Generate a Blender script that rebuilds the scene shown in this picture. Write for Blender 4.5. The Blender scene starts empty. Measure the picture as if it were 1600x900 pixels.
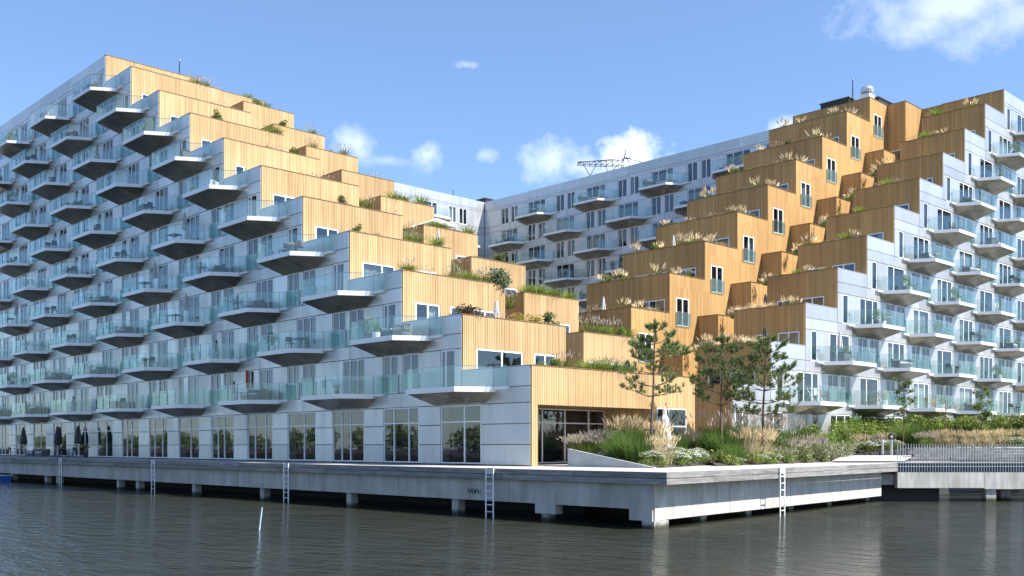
import bpy, math, random
from mathutils import Vector, Matrix
random.seed(7)
R = math.radians
C = bpy.context.scene.collection
D = bpy.data
scene = bpy.context.scene
# ------------------------------------------------------------------ camera
# world axes: x runs along the sunlit facade, y along the shaded facade, z = 0 is the quay deck
CAM = Vector((-35.26, -35.26, .994))
cd = D.cameras.new('camera'); cam = D.objects.new('camera', cd); C.objects.link(cam)
cam.location = CAM
cam.rotation_euler = (R(90), 0, -math.atan2(.6936, .7205))
cd.sensor_width = 36; cd.lens = 35.92; cd.shift_y = .15425
cd.clip_start = .5; cd.clip_end = 9000
scene.camera = cam
scene.view_settings.view_transform = 'Standard'; scene.view_settings.look = 'None'
scene.view_settings.exposure = 1.1; scene.view_settings.gamma = 1
# ------------------------------------------------------------------ sun and sky
SUN_EL, SUN_OFF = R(50), R(22)
sdir = Vector((math.sin(SUN_OFF) * math.cos(SUN_EL), -math.cos(SUN_OFF) * math.cos(SUN_EL), math.sin(SUN_EL)))
sl = D.lights.new('sun', 'SUN'); so = D.objects.new('sun', sl); C.objects.link(so)
sl.energy = 5.0; sl.angle = R(.53); sl.color = (1, .95, .87)
so.rotation_euler = sdir.to_track_quat('Z', 'Y').to_euler()
world = D.worlds.new('World'); scene.world = world; world.use_nodes = True
wt = world.node_tree; wt.nodes.clear()
WN = wt.nodes.new; WL = wt.links.new
sky = WN('ShaderNodeTexSky'); sky.sky_type = 'NISHITA'; sky.sun_disc = False
sky.sun_elevation = SUN_EL; sky.sun_rotation = math.atan2(sdir.x, sdir.y)
sky.air_density = 1.0; sky.dust_density = .4; sky.ozone_density = 8.0; sky.altitude = 0
bg = WN('ShaderNodeBackground'); bg.inputs['Strength'].default_value = .104
wo = WN('ShaderNodeOutputWorld')
tc = WN('ShaderNodeTexCoord')
nz = WN('ShaderNodeTexNoise'); nz.inputs['Scale'].default_value = 13; nz.inputs['Detail'].default_value = 8; nz.inputs['Roughness'].default_value = .62
WL(tc.outputs['Generated'], nz.inputs['Vector'])
def ray(px, py):                                   # direction through a point of the photograph (1600 wide)
    f, s, c = 1596.5, math.sin(-.019), math.cos(-.019)
    X, Z = (px - 800) / f, -(py - 696.8) / f
    x = X * c + s; y = -X * s + c
    return Vector(((x + y) * .70711, (-x + y) * .70711, Z))
def at(px, py, z=None, b=None, a=None, t=None):    # world point seen there on a plane z / x=b / y=a, or at depth t
    d = ray(px, py)
    if t is None:
        t = (z - CAM.z) / d.z if z is not None else ((b - CAM.x) / d.x if b is not None else (a - CAM.y) / d.y)
    return CAM + d * t
def m_(op, a, b=None, c=None):
    n = WN('ShaderNodeMath'); n.operation = op
    for i, v in enumerate((a, b, c)):
        if v is None: continue
        if isinstance(v, (int, float)): n.inputs[i].default_value = v
        else: WL(v, n.inputs[i])
    return n.outputs[0]
blobs = [(560, 224, 44, 30, .42), (668, 240, 42, 26, .40), (755, 245, 44, 22, .42), (850, 256, 66, 40, .42), (905, 262, 60, 20, .4), (985, 252, 52, 34, .95), (600, 250, 60, 12, .25),
         (727, 101, 24, 10, .40), (1500, 5, 120, 36, .34), (1590, 35, 90, 50, .26), (1440, 38, 60, 22, .28), (1220, 198, 22, 12, .4)]
cl = []
for px, py, w, h, k in blobs:
    d = ray(px, py).normalized(); cl.append((d, w / 1600, h / 1600, k))
rc = random.Random(3)
for i in range(26):                                # the same scattered fair-weather clouds all round the sky
    az = rc.uniform(.85, 5.43); el = rc.uniform(.12, .55); az0 = math.atan2(.6936, .7205)
    d = Vector((math.sin(az0 + az) * math.cos(el), math.cos(az0 + az) * math.cos(el), math.sin(el)))
    s = rc.uniform(.03, .09); cl.append((d, s * 1.6, s * .7, rc.uniform(.5, 1)))
noff = m_('SUBTRACT', nz.outputs['Fac'], .5)
acc = None
for d, w, h, k in cl:
    r = Vector((d.y, -d.x, 0)).normalized(); u = r.cross(d)
    def dot(v):
        n = WN('ShaderNodeVectorMath'); n.operation = 'DOT_PRODUCT'; WL(tc.outputs['Generated'], n.inputs[0]); n.inputs[1].default_value = v
        return n.outputs['Value']
    a2 = m_('POWER', m_('MULTIPLY', m_('ABSOLUTE', dot(r)), 1 / w), 2)
    b2 = m_('POWER', m_('ABSOLUTE', m_('MULTIPLY', m_('SUBTRACT', dot(u), 0), 1 / h)), 2)
    dist = m_('SQRT', m_('ADD', a2, b2))
    front = m_('GREATER_THAN', dot(d), .3)
    v = m_('SUBTRACT', 1.0, dist); v = m_('ADD', v, m_('MULTIPLY', noff, 4.6))
    v = m_('MULTIPLY', m_('MULTIPLY', m_('SMOOTHSTEP', v, 0.0, .9) if False else m_('MINIMUM', m_('MAXIMUM', m_('MULTIPLY', v, .85), 0), 1), front), k)
    acc = v if acc is None else m_('MAXIMUM', acc, v)
mixc = WN('ShaderNodeMix'); mixc.data_type = 'RGBA'
WL(m_('MINIMUM', m_('ADD', acc, .03), 1), mixc.inputs['Factor']); WL(sky.outputs[0], mixc.inputs['A']); mixc.inputs['B'].default_value = (8.6, 8.8, 9.2, 1)
WL(mixc.outputs['Result'], bg.inputs['Color']); WL(bg.outputs[0], wo.inputs[0])
# ------------------------------------------------------------------ materials
def mat(name):
    m = D.materials.new(name); m.use_nodes = True
    nt = m.node_tree; return m, nt, nt.nodes['Principled BSDF']
def noise(nt, scale, detail=4, vec='Position', stretch=None, rough=.55):
    N, L = nt.nodes.new, nt.links.new
    if vec == 'Position':
        g = N('ShaderNodeNewGeometry'); o = g.outputs['Position']
    else:
        g = N('ShaderNodeTexCoord'); o = g.outputs['Object']
    if stretch:
        mp = N('ShaderNodeMapping'); mp.inputs['Scale'].default_value = stretch; L(o, mp.inputs['Vector']); o = mp.outputs[0]
    n = N('ShaderNodeTexNoise'); n.inputs['Scale'].default_value = scale; n.inputs['Detail'].default_value = detail; n.inputs['Roughness'].default_value = rough
    L(o, n.inputs['Vector']); return n.outputs['Fac']
def ramp(nt, fac, c0, c1, p0=.3, p1=.7):
    r = nt.nodes.new('ShaderNodeValToRGB'); e = r.color_ramp.elements
    e[0].position = p0; e[1].position = p1; e[0].color = (*c0, 1); e[1].color = (*c1, 1)
    nt.links.new(fac, r.inputs[0]); return r.outputs[0]
def objrand(nt, lo, hi, col, out):
    """multiply a colour by a per-object random tone"""
    N, L = nt.nodes.new, nt.links.new
    oi = N('ShaderNodeObjectInfo'); mr = N('ShaderNodeMapRange'); mr.inputs['To Min'].default_value = lo; mr.inputs['To Max'].default_value = hi
    L(oi.outputs['Random'], mr.inputs['Value'])
    mx = N('ShaderNodeMix'); mx.data_type = 'RGBA'; mx.blend_type = 'MULTIPLY'; mx.inputs['Factor'].default_value = 1
    if isinstance(col, tuple): mx.inputs['A'].default_value = (*col, 1)
    else: L(col, mx.inputs['A'])
    L(mr.outputs[0], mx.inputs['B']); L(mx.outputs['Result'], out)
def bump(nt, fac, strength, dist, bsdf):
    b = nt.nodes.new('ShaderNodeBump'); b.inputs['Strength'].default_value = strength; b.inputs['Distance'].default_value = dist
    nt.links.new(fac, b.inputs['Height']); nt.links.new(b.outputs[0], bsdf.inputs['Normal'])
def simple(name, col, rough=.6, metal=0, var=.25, scale=3, rnd=0, spec=.5):
    m, nt, p = mat(name)
    c = ramp(nt, noise(nt, scale), tuple(v * (1 - var) for v in col), tuple(min(1, v * (1 + var)) for v in col))
    if rnd: objrand(nt, 1 - rnd, 1 + rnd, c, p.inputs['Base Color'])
    else: nt.links.new(c, p.inputs['Base Color'])
    p.inputs['Roughness'].default_value = rough; p.inputs['Metallic'].default_value = metal; p.inputs['Specular IOR Level'].default_value = spec
    return m
M = {}
# aluminium cladding: brushed, each sheet a touch different
m, nt, p = mat('aluminium_sheet'); M['alu'] = m
c = ramp(nt, noise(nt, .55, 5, stretch=(1, 1, .35)), (.535, .54, .545), (.60, .604, .61))
c3 = ramp(nt, noise(nt, 2.4, 5, stretch=(1, 1, .06)), (.86, .86, .85), (1, 1, 1), .36, .55)
mxs = nt.nodes.new('ShaderNodeMix'); mxs.data_type = 'RGBA'; mxs.blend_type = 'MULTIPLY'; mxs.inputs['Factor'].default_value = .35
nt.links.new(c, mxs.inputs['A']); nt.links.new(c3, mxs.inputs['B'])
objrand(nt, .86, 1.12, mxs.outputs['Result'], p.inputs['Base Color'])
p.inputs['Metallic'].default_value = .62
r_ = ramp(nt, noise(nt, 1.3, 4, stretch=(1, 1, .3)), (.30,) * 3, (.46,) * 3); nt.links.new(r_, p.inputs['Roughness'])
bump(nt, noise(nt, .9, 2), .06, .05, p)
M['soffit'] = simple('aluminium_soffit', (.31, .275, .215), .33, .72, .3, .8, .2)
M['fascia'] = simple('aluminium_fascia', (.74, .745, .755), .45, .25, .06, 2)
M['frame'] = simple('window_frame_paint', (.80, .81, .82), .4, 0, .05, 3)
M['dark'] = simple('dark_interior', (.045, .045, .048), .8, 0, .3, .5)
M['joint'] = simple('dark_joint', (.035, .036, .04), .7, 0, .2, 2)
M['slab'] = simple('concrete_slab', (.3, .3, .3), .85, 0, .15, 2)
M['white'] = simple('white_paint', (.78, .78, .77), .45, 0, .05, 4)
M['black'] = simple('black_metal', (.03, .031, .034), .45, .3, .2, 3)
M['cap'] = simple('parapet_coping', (.20, .125, .06), .6, 0, .2, 3)
M['capm'] = simple('metal_coping', (.5, .52, .55), .4, .6, .1, 3)
# timber cladding; the right wing's copy is reddened to imitate deeper shade
for wname, t0_, t1_ in (('wood', (.50, .335, .165), (.65, .45, .235)), ('wood2', (.455, .265, .10), (.60, .365, .148))):
    m, nt, p = mat('timber_cladding'); M[wname] = m
    c0 = ramp(nt, noise(nt, 1.0, 5, stretch=(9, 9, .35)), t0_, t1_, .25, .75)
    at_ = nt.nodes.new('ShaderNodeAttribute'); at_.attribute_name = 'tone'
    mx = nt.nodes.new('ShaderNodeMix'); mx.data_type = 'RGBA'; mx.blend_type = 'MULTIPLY'; mx.inputs['Factor'].default_value = 1
    nt.links.new(c0, mx.inputs['A']); nt.links.new(at_.outputs['Color'], mx.inputs['B'])
    c1 = ramp(nt, noise(nt, .16, 3), (.80, .79, .77), (1.06, 1.06, 1.06), .35, .65)
    mx2 = nt.nodes.new('ShaderNodeMix'); mx2.data_type = 'RGBA'; mx2.blend_type = 'MULTIPLY'; mx2.inputs['Factor'].default_value = 1
    nt.links.new(mx.outputs['Result'], mx2.inputs['A']); nt.links.new(c1, mx2.inputs['B'])
    nt.links.new(mx2.outputs['Result'], p.inputs['Base Color']); p.inputs['Roughness'].default_value = .62; p.inputs['Specular IOR Level'].default_value = .3
# the board behind the battens is the same timber, darker stained
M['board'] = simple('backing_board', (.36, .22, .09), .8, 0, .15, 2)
# window pane: reflective coated glass
m, nt, p = mat('window_pane'); M['pane'] = m; nt.nodes.remove(p); o = nt.nodes['Material Output']
N, L = nt.nodes.new, nt.links.new
gl = N('ShaderNodeBsdfGlossy'); gl.inputs['Roughness'].default_value = .015; gl.inputs['Color'].default_value = (.88, .94, 1, 1)
tr = N('ShaderNodeBsdfTransparent'); tr.inputs['Color'].default_value = (.52, .60, .62, 1)
def schlick(f0, f1=1.0):
    lw = N('ShaderNodeLayerWeight'); lw.inputs['Blend'].default_value = .5
    pw = N('ShaderNodeMath'); pw.operation = 'POWER'; pw.inputs[1].default_value = 5; L(lw.outputs['Facing'], pw.inputs[0])
    ml = N('ShaderNodeMath'); ml.operation = 'MULTIPLY_ADD'; ml.inputs[1].default_value = f1 - f0; ml.inputs[2].default_value = f0; L(pw.outputs[0], ml.inputs[0])
    return ml
ad = schlick(.12)
ms = N('ShaderNodeMixShader'); L(ad.outputs[0], ms.inputs[0]); L(tr.outputs[0], ms.inputs[1]); L(gl.outputs[0], ms.inputs[2]); L(ms.outputs[0], o.inputs[0])
nzg = noise(nt, .7, 2); bb = N('ShaderNodeBump'); bb.inputs['Strength'].default_value = .035; bb.inputs['Distance'].default_value = .1
L(nzg, bb.inputs['Height']); L(bb.outputs[0], gl.inputs['Normal'])
# balcony glass: greenish, faintly milky
m, nt, p = mat('balcony_glass'); M['glass'] = m; nt.nodes.remove(p); o = nt.nodes['Material Output']
N, L = nt.nodes.new, nt.links.new
gl = N('ShaderNodeBsdfGlossy'); gl.inputs['Roughness'].default_value = .02; gl.inputs['Color'].default_value = (.85, 1, .98, 1)
tr = N('ShaderNodeBsdfTransparent'); tr.inputs['Color'].default_value = (.80, .89, .885, 1)
df = N('ShaderNodeBsdfDiffuse'); df.inputs['Color'].default_value = (.36, .49, .51, 1)
oi_ = N('ShaderNodeObjectInfo'); rg_ = N('ShaderNodeMapRange'); rg_.inputs['To Min'].default_value = .03; rg_.inputs['To Max'].default_value = .17; L(oi_.outputs['Random'], rg_.inputs['Value'])
ma = N('ShaderNodeMixShader'); L(rg_.outputs[0], ma.inputs[0]); L(tr.outputs[0], ma.inputs[1]); L(df.outputs[0], ma.inputs[2])
fr = schlick(.07)
ms = N('ShaderNodeMixShader'); L(fr.outputs[0], ms.inputs[0]); L(ma.outputs[0], ms.inputs[1]); L(gl.outputs[0], ms.inputs[2]); L(ms.outputs[0], o.inputs[0])
M['gedge'] = simple('glass_edge', (.06, .16, .16), .3, 0, .1, 3)
M['curtain'] = simple('curtain', (.62, .61, .58), .9, 0, .12, 2, .25)
# quay
m, nt, p = mat('quay_concrete'); M['concrete'] = m
c = ramp(nt, noise(nt, .8, 8, stretch=(1, 1, .5), rough=.68), (.32, .305, .28), (.49, .475, .445))
c2 = ramp(nt, noise(nt, 1.6, 6, stretch=(1, 1, .3)), (.8, .8, .78), (1, 1, 1), .35, .6)
mx = nt.nodes.new('ShaderNodeMix'); mx.data_type = 'RGBA'; mx.blend_type = 'MULTIPLY'; mx.inputs['Factor'].default_value = .8
nt.links.new(c, mx.inputs['A']); nt.links.new(c2, mx.inputs['B']); nt.links.new(mx.outputs['Result'], p.inputs['Base Color'])
p.inputs['Roughness'].default_value = .85; bump(nt, noise(nt, 14, 6), .35, .02, p)
def tide(nt, p, z_at):
    N, L = nt.nodes.new, nt.links.new
    lk = p.inputs['Base Color'].links[0]; src = lk.from_socket; nt.links.remove(lk)
    g = N('ShaderNodeNewGeometry'); sx = N('ShaderNodeSeparateXYZ'); L(g.outputs['Position'], sx.inputs[0])
    a = N('ShaderNodeMath'); a.operation = 'MULTIPLY_ADD'; a.inputs[1].default_value = .35; L(noise(nt, 3, 5), a.inputs[0]); L(sx.outputs['Z'], a.inputs[2])
    mr = N('ShaderNodeMapRange'); mr.inputs['From Min'].default_value = z_at - .08; mr.inputs['From Max'].default_value = z_at + .12; L(a.outputs[0], mr.inputs['Value'])
    mx = N('ShaderNodeMix'); mx.data_type = 'RGBA'; L(mr.outputs[0], mx.inputs['Factor']); mx.inputs['A'].default_value = (.045, .05, .03, 1); L(src, mx.inputs['B']); L(mx.outputs['Result'], p.inputs['Base Color'])
tide(nt, p, -1.86)
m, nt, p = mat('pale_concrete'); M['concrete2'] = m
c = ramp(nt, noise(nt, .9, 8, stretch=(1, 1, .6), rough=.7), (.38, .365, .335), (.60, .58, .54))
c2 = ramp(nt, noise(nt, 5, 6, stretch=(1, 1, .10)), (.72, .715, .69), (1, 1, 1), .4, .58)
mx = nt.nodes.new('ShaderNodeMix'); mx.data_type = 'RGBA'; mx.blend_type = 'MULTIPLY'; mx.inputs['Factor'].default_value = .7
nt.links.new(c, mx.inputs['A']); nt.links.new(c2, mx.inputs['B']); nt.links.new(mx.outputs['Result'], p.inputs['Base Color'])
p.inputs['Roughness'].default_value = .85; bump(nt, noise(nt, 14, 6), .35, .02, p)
def greywood(name, a_, b_, st):
    m, nt, p = mat(name)
    c = ramp(nt, noise(nt, 1.4, 8, stretch=st, rough=.7), a_, b_, .3, .7)
    objrand(nt, .8, 1.12, c, p.inputs['Base Color']); p.inputs['Roughness'].default_value = .8
    bump(nt, noise(nt, 2, 6, stretch=st), .4, .02, p); return m
M['plank'] = greywood('weathered_plank', (.115, .112, .115), (.31, .30, .285), (.6, .6, 7))
M['deck'] = greywood('deck_timber', (.30, .29, .275), (.42, .405, .38), (.5, 5, 1))
M['paving'] = simple('pale_paving', (.44, .425, .395), .85, 0, .1, 1.5)
M['planter'] = simple('planter_concrete', (.36, .37, .375), .8, 0, .14, 1.2)
M['soil'] = simple('soil', (.045, .036, .026), .95, 0, .4, 3)
# water: green-grey body under wind ripples
m, nt, p = mat('canal_water'); M['water'] = m
p.inputs['Base Color'].default_value = (.030, .033, .022, 1); p.inputs['Roughness'].default_value = .05; p.inputs['Specular IOR Level'].default_value = .5
p.inputs['IOR'].default_value = 1.33
N, L = nt.nodes.new, nt.links.new
def mapped(rot, sc):
    g = N('ShaderNodeNewGeometry'); mp = N('ShaderNodeMapping'); mp.inputs['Rotation'].default_value = (0, 0, R(rot)); mp.inputs['Scale'].default_value = sc
    L(g.outputs['Position'], mp.inputs['Vector']); return mp.outputs[0]
def nzn(vec, sc, det, rough=.55):
    n = N('ShaderNodeTexNoise'); n.inputs['Scale'].default_value = sc; n.inputs['Detail'].default_value = det; n.inputs['Roughness'].default_value = rough; L(vec, n.inputs['Vector']); return n.outputs['Fac']
n1 = nzn(mapped(52, (1, .4, 1)), 1.7, 3); n2 = nzn(mapped(38, (1, .42, 1)), 5.2, 4, .6); n3 = nzn(mapped(60, (1, .7, 1)), .22, 2)
def mm(op, a, b):
    n = N('ShaderNodeMath'); n.operation = op
    for i, v in enumerate((a, b)):
        if isinstance(v, (int, float)): n.inputs[i].default_value = v
        else: L(v, n.inputs[i])
    return n.outputs[0]
gust = mm('ADD', .05, mm('MULTIPLY', n3, 1.9))
hsum = mm('MULTIPLY', mm('ADD', mm('MULTIPLY', n1, .85), mm('MULTIPLY', n2, .46)), gust)
bw = N('ShaderNodeBump'); bw.inputs['Strength'].default_value = 1.0; bw.inputs['Distance'].default_value = .30
L(hsum, bw.inputs['Height']); L(bw.outputs[0], p.inputs['Normal'])
# foliage
def leaf(name, col, trans=.35, rnd=.22, rough=.6):
    m, nt, p = mat(name); N, L = nt.nodes.new, nt.links.new
    o = nt.nodes['Material Output']
    c = ramp(nt, noise(nt, 2.2, 3), tuple(v * .7 for v in col), tuple(v * 1.35 for v in col))
    objrand(nt, 1 - rnd, 1 + rnd, c, p.inputs['Base Color']); p.inputs['Roughness'].default_value = rough; p.inputs['Specular IOR Level'].default_value = .25
    t = N('ShaderNodeBsdfTranslucent'); t.inputs['Color'].default_value = (*[min(1, v * 1.5) for v in col], 1)
    ms = N('ShaderNodeMixShader'); ms.inputs[0].default_value = trans; L(p.outputs[0], ms.inputs[1]); L(t.outputs[0], ms.inputs[2]); L(ms.outputs[0], o.inputs[0])
    return m
M['g_deep'] = leaf('leaf_deep_green', (.055, .105, .028)); M['g_mid'] = leaf('leaf_mid_green', (.11, .175, .035))
M['g_lime'] = leaf('leaf_lime', (.21, .27, .05)); M['g_olive'] = leaf('leaf_olive', (.13, .14, .05))
M['g_silver'] = leaf('leaf_silver', (.20, .23, .16)); M['g_dark'] = leaf('leaf_dark', (.028, .055, .025))
M['needle'] = leaf('pine_needle', (.10, .155, .055), .2); M['needle2'] = leaf('pine_needle_pale', (.18, .22, .08), .2)
M['wheat'] = leaf('wheat_plume', (.70, .57, .37), .15, .15); M['blond'] = leaf('blond_grass', (.66, .57, .37), .15, .15)
M['pinkish'] = leaf('dusky_plume', (.50, .43, .35), .2, .15); M['drystem'] = leaf('dry_stem', (.26, .17, .09), .2)
M['petal'] = leaf('white_petal', (.78, .78, .74), .25, .05); M['red'] = leaf('leaf_red', (.16, .06, .04)); M['amber'] = leaf('leaf_amber', (.38, .20, .05))
M['bark'] = simple('bark', (.12, .085, .06), .9, 0, .4, 8); M['stem'] = simple('thin_stem', (.14, .10, .06), .9, 0, .3, 8)
M['steel'] = simple('galvanised_steel', (.52, .53, .55), .38, .7, .12, 4); M['navy'] = simple('navy_cladding', (.035, .045, .075), .5, .2, .2, 3)
M['teak'] = simple('teak', (.36, .21, .09), .6, 0, .2, 5); M['grey'] = simple('grey_fabric', (.10, .105, .11), .85, 0, .2, 4, .3)
M['palegrey'] = simple('pale_fabric', (.5, .5, .49), .85, 0, .1, 4); M['terracotta'] = simple('clay_pot', (.3, .13, .07), .8, 0, .15, 6)
M['blue'] = simple('blue_paint', (.03, .09, .33), .4, 0, .1, 4); M['redcloth'] = simple('red_cloth', (.5, .04, .03), .8, 0, .1, 5)
M['bankgreen'] = leaf('bank_trees', (.17, .21, .08), .1)
M['shadow_bar'] = simple('shadow_line_dark', (.16, .10, .06), .7, 0, .3, 8)  # dark tone of the bar that stands in for a shadow line
# ------------------------------------------------------------------ mesh builder
class MB:
    def __init__(s): s.v = []; s.f = []; s.m = []; s.t = []
    def face(s, pts, m=0, tone=1.0):
        i = len(s.v); s.v += [tuple(p) for p in pts]; s.f.append(tuple(range(i, i + len(pts)))); s.m.append(m); s.t.append(tone)
    def box(s, x0, x1, y0, y1, z0, z1, m=0, tone=1.0):
        if x0 > x1: x0, x1 = x1, x0
        if y0 > y1: y0, y1 = y1, y0
        if z0 > z1: z0, z1 = z1, z0
        i = len(s.v)
        s.v += [(x0, y0, z0), (x1, y0, z0), (x1, y1, z0), (x0, y1, z0), (x0, y0, z1), (x1, y0, z1), (x1, y1, z1), (x0, y1, z1)]
        for f in ((0, 3, 2, 1), (4, 5, 6, 7), (0, 1, 5, 4), (1, 2, 6, 5), (2, 3, 7, 6), (3, 0, 4, 7)):
            s.f.append(tuple(i + k for k in f)); s.m.append(m); s.t.append(tone)
    def obox(s, p, q, w, h, m=0):                  # bar from p to q, width w (horizontal) and height h
        p, q = Vector(p), Vector(q); d = (q - p).normalized()
        u = d.cross(Vector((0, 0, 1)));  u = u.normalized() if u.length > 1e-4 else Vector((1, 0, 0))
        n = u.cross(d).normalized(); i = len(s.v)
        for e in (p, q):
            for a, b in ((-1, -1), (1, -1), (1, 1), (-1, 1)): s.v.append(tuple(e + u * a * w / 2 + n * b * h / 2))
        for f in ((0, 1, 2, 3), (7, 6, 5, 4), (0, 4, 5, 1), (1, 5, 6, 2), (2, 6, 7, 3), (3, 7, 4, 0)):
            s.f.append(tuple(i + k for k in f)); s.m.append(m); s.t.append(1)
    def tube(s, pts, rad, n=6, m=0):
        pts = [Vector(p) for p in pts]; rad = rad if isinstance(rad, (list, tuple)) else [rad] * len(pts)
        i0 = len(s.v)
        for k, p in enumerate(pts):
            d = (pts[min(k + 1, len(pts) - 1)] - pts[max(k - 1, 0)]).normalized()
            u = d.cross(Vector((.3, .1, 1))); u = u.normalized() if u.length > 1e-3 else Vector((1, 0, 0)); w = d.cross(u)
            for j in range(n):
                a = 2 * math.pi * j / n; s.v.append(tuple(p + (u * math.cos(a) + w * math.sin(a)) * rad[k]))
        for k in range(len(pts) - 1):
            for j in range(n):
                a, b = i0 + k * n + j, i0 + k * n + (j + 1) % n; s.f.append((a, b, b + n, a + n)); s.m.append(m); s.t.append(1)
        s.f.append(tuple(i0 + j for j in reversed(range(n)))); s.m.append(m); s.t.append(1)
        s.f.append(tuple(i0 + (len(pts) - 1) * n + j for j in range(n))); s.m.append(m); s.t.append(1)
    def lathe(s, prof, n=14, m=0, c=(0, 0, 0)):
        i0 = len(s.v)
        for r_, z in prof:
            for j in range(n):
                a = 2 * math.pi * j / n; s.v.append((c[0] + r_ * math.cos(a), c[1] + r_ * math.sin(a), c[2] + z))
        for k in range(len(prof) - 1):
            for j in range(n):
                a, b = i0 + k * n + j, i0 + k * n + (j + 1) % n; s.f.append((a, b, b + n, a + n)); s.m.append(m); s.t.append(1)
        s.f.append(tuple(i0 + (len(prof) - 1) * n + j for j in range(n))); s.m.append(m); s.t.append(1)
        s.f.append(tuple(i0 + j for j in reversed(range(n)))); s.m.append(m); s.t.append(1)
    def mesh(s, name, mats, smooth=False, tone=False):
        me = D.meshes.new(name); me.from_pydata(s.v, [], s.f)
        for mt in (mats if isinstance(mats, (list, tuple)) else [mats]): me.materials.append(mt)
        me.polygons.foreach_set('material_index', s.m)
        if smooth: me.polygons.foreach_set('use_smooth', [True] * len(s.f))
        if tone:
            ca = me.color_attributes.new('tone', 'FLOAT_COLOR', 'CORNER'); buf = []
            for f, t in zip(s.f, s.t): buf += [t, t, t, 1] * len(f)
            ca.data.foreach_set('color', buf)
        me.update(); return me
    def obj(s, name, mats, parent=None, **kw): return link(name, s.mesh(name, mats, kw.pop('smooth', False), kw.pop('tone', False)), parent, **kw)
def link(name, data, parent=None, loc=None, rz=None, kind=None, label=None):
    o = D.objects.new(name, data); C.objects.link(o)
    if parent is not None: o.parent = parent
    if loc is not None: o.location = loc
    if rz: o.rotation_euler = (0, 0, rz)
    if kind: o['kind'] = kind
    if label: o['label'] = label
    return o
def tag(o, label, cat, group=None):
    o['label'] = label; o['category'] = cat
    if group: o['group'] = group
    return o
def thing(name, label, cat, loc, rz=0, group=None):
    return tag(link(name, None, None, loc, rz), label, cat, group)
ORD = ['zeroth', 'first', 'second', 'third', 'fourth', 'fifth', 'sixth', 'seventh', 'eighth', 'ninth', 'tenth', 'eleventh', 'twelfth', 'thirteenth', 'fourteenth',
       'fifteenth', 'sixteenth', 'seventeenth', 'eighteenth', 'nineteenth', 'twentieth'] + ['%dth' % i for i in range(21, 60)]
# ------------------------------------------------------------------ water, ground, far bank
WZ = -2.2
b = MB(); b.face([(-2500, -2500, WZ), (3500, -2500, WZ), (3500, 3500, WZ), (-2500, 3500, WZ)]); b.obj('water', M['water'], kind='structure')
DK = [(-4.4, -11.6), (21.6, -8.3)]                 # the sunlit deck edge runs slightly askew
def edge_y(x): return -11.6 + (x + 4.4) * (3.3 / 26)
b = MB()
top = [(-4.3, 130), (-4.3, -11.5), (21.6, -8.2), (60, -4), (400, 40), (400, 400), (-4.3, 400)]
b.face([(x, y, -.004) for x, y in reversed(top)]); b.obj('quay_deck', [M['deck']], kind='structure')
b = MB(); b.face([(2, 12, .004), (2, -2.5, .004), (30, -4.5, .004), (90, 2, .004), (90, 12, .004)][::-1]); b.obj('pavement', M['paving'], kind='structure')
# ------------------------------------------------------------------ quay wall, planks, piles
quay = link('quay', None, None, (0, 0, 0)); quay['kind'] = 'structure'
def seg_box(mb, p, q, th, z0, z1, m=0):            # wall piece from p to q in plan, thickness th to the left of p->q
    d = (Vector(q) - Vector(p)).normalized(); n = Vector((-d.y, d.x)) * th
    P = [Vector(p), Vector(q), Vector(q) + n, Vector(p) + n]
    i = len(mb.v)
    for z in (z0, z1):
        for v in P: mb.v.append((v.x, v.y, z))
    for f in ((0, 3, 2, 1), (4, 5, 6, 7), (0, 1, 5, 4), (1, 2, 6, 5), (2, 3, 7, 6), (3, 0, 4, 7)):
        mb.f.append(tuple(i + k for k in f)); mb.m.append(m); mb.t.append(1)
def lerp2(p, q, t): return (p[0] + (q[0] - p[0]) * t, p[1] + (q[1] - p[1]) * t)
def run(p, q, n, fn):
    for k in range(n): fn(lerp2(p, q, k / n), lerp2(p, q, (k + 1) / n), k)
def plank_row(p, q, n, th, z0, z1):
    L_ = math.dist(p, q); g = .008 / L_
    rr = random.Random(int(L_ * 10 + z0 * 100))
    cuts = [0] + sorted((k + rr.uniform(-.2, .2)) / n for k in range(1, n)) + [1]
    for k in range(n):
        mb = MB(); j = rr.uniform(0, .012)
        pp, qq = lerp2(p, q, cuts[k] + g), lerp2(p, q, cuts[k + 1] - g)
        seg_box(mb, pp, qq, th - j, z0 + rr.uniform(0, .008), z1 - rr.uniform(0, .01)); mb.obj('edge_plank', M['plank'], quay)
# order of the points keeps the land on the left of the walking direction
CL = [(-4.4, 125), (-4.4, -11.6)]
for z0, z1 in ((-.235, .0), (-.475, -.245)):
    plank_row(CL[0], CL[1], 30, .1, z0, z1); plank_row(DK[0], DK[1], 7, .1, z0, z1)
# shaded concrete: beam panels with open joints
def conc(p, q, n, z0, z1, name='wall_panel', mt='concrete'):
    L_ = math.dist(p, q)
    for k in range(n):
        mb = MB(); g = .018 / L_
        seg_box(mb, lerp2(p, q, k / n + g), lerp2(p, q, (k + 1) / n - g), .35, z0, z1); mb.obj(name, M[mt], quay)
conc((-4.15, 125), (-4.15, -10.77), 17, -1.47, -.477)
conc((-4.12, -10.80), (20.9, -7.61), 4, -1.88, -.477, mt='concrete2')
b = MB(); b.box(-4.19, -3.7, -10.74, -9.6, -1.9, -.48); b.obj('corner_block', M['concrete'], quay)
b = MB(); b.box(-4.18, -3.75, -5.6, -4.4, -1.88, -.9); b.obj('corner_block', M['concrete'], quay)
b = MB(); b.box(.5, 60, -3, 125, -2.6, -.6); b.box(1.5, 40, -6.0, -3.01, -2.6, -.6); b.obj('foundation', M['joint'], quay)  # coloured near-black so the hollow under the deck looks shaded
b = MB(); b.box(-3.75, 4, -9.4, 125, -.52, -.48); b.obj('deck_underside', M['slab'], quay)
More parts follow.
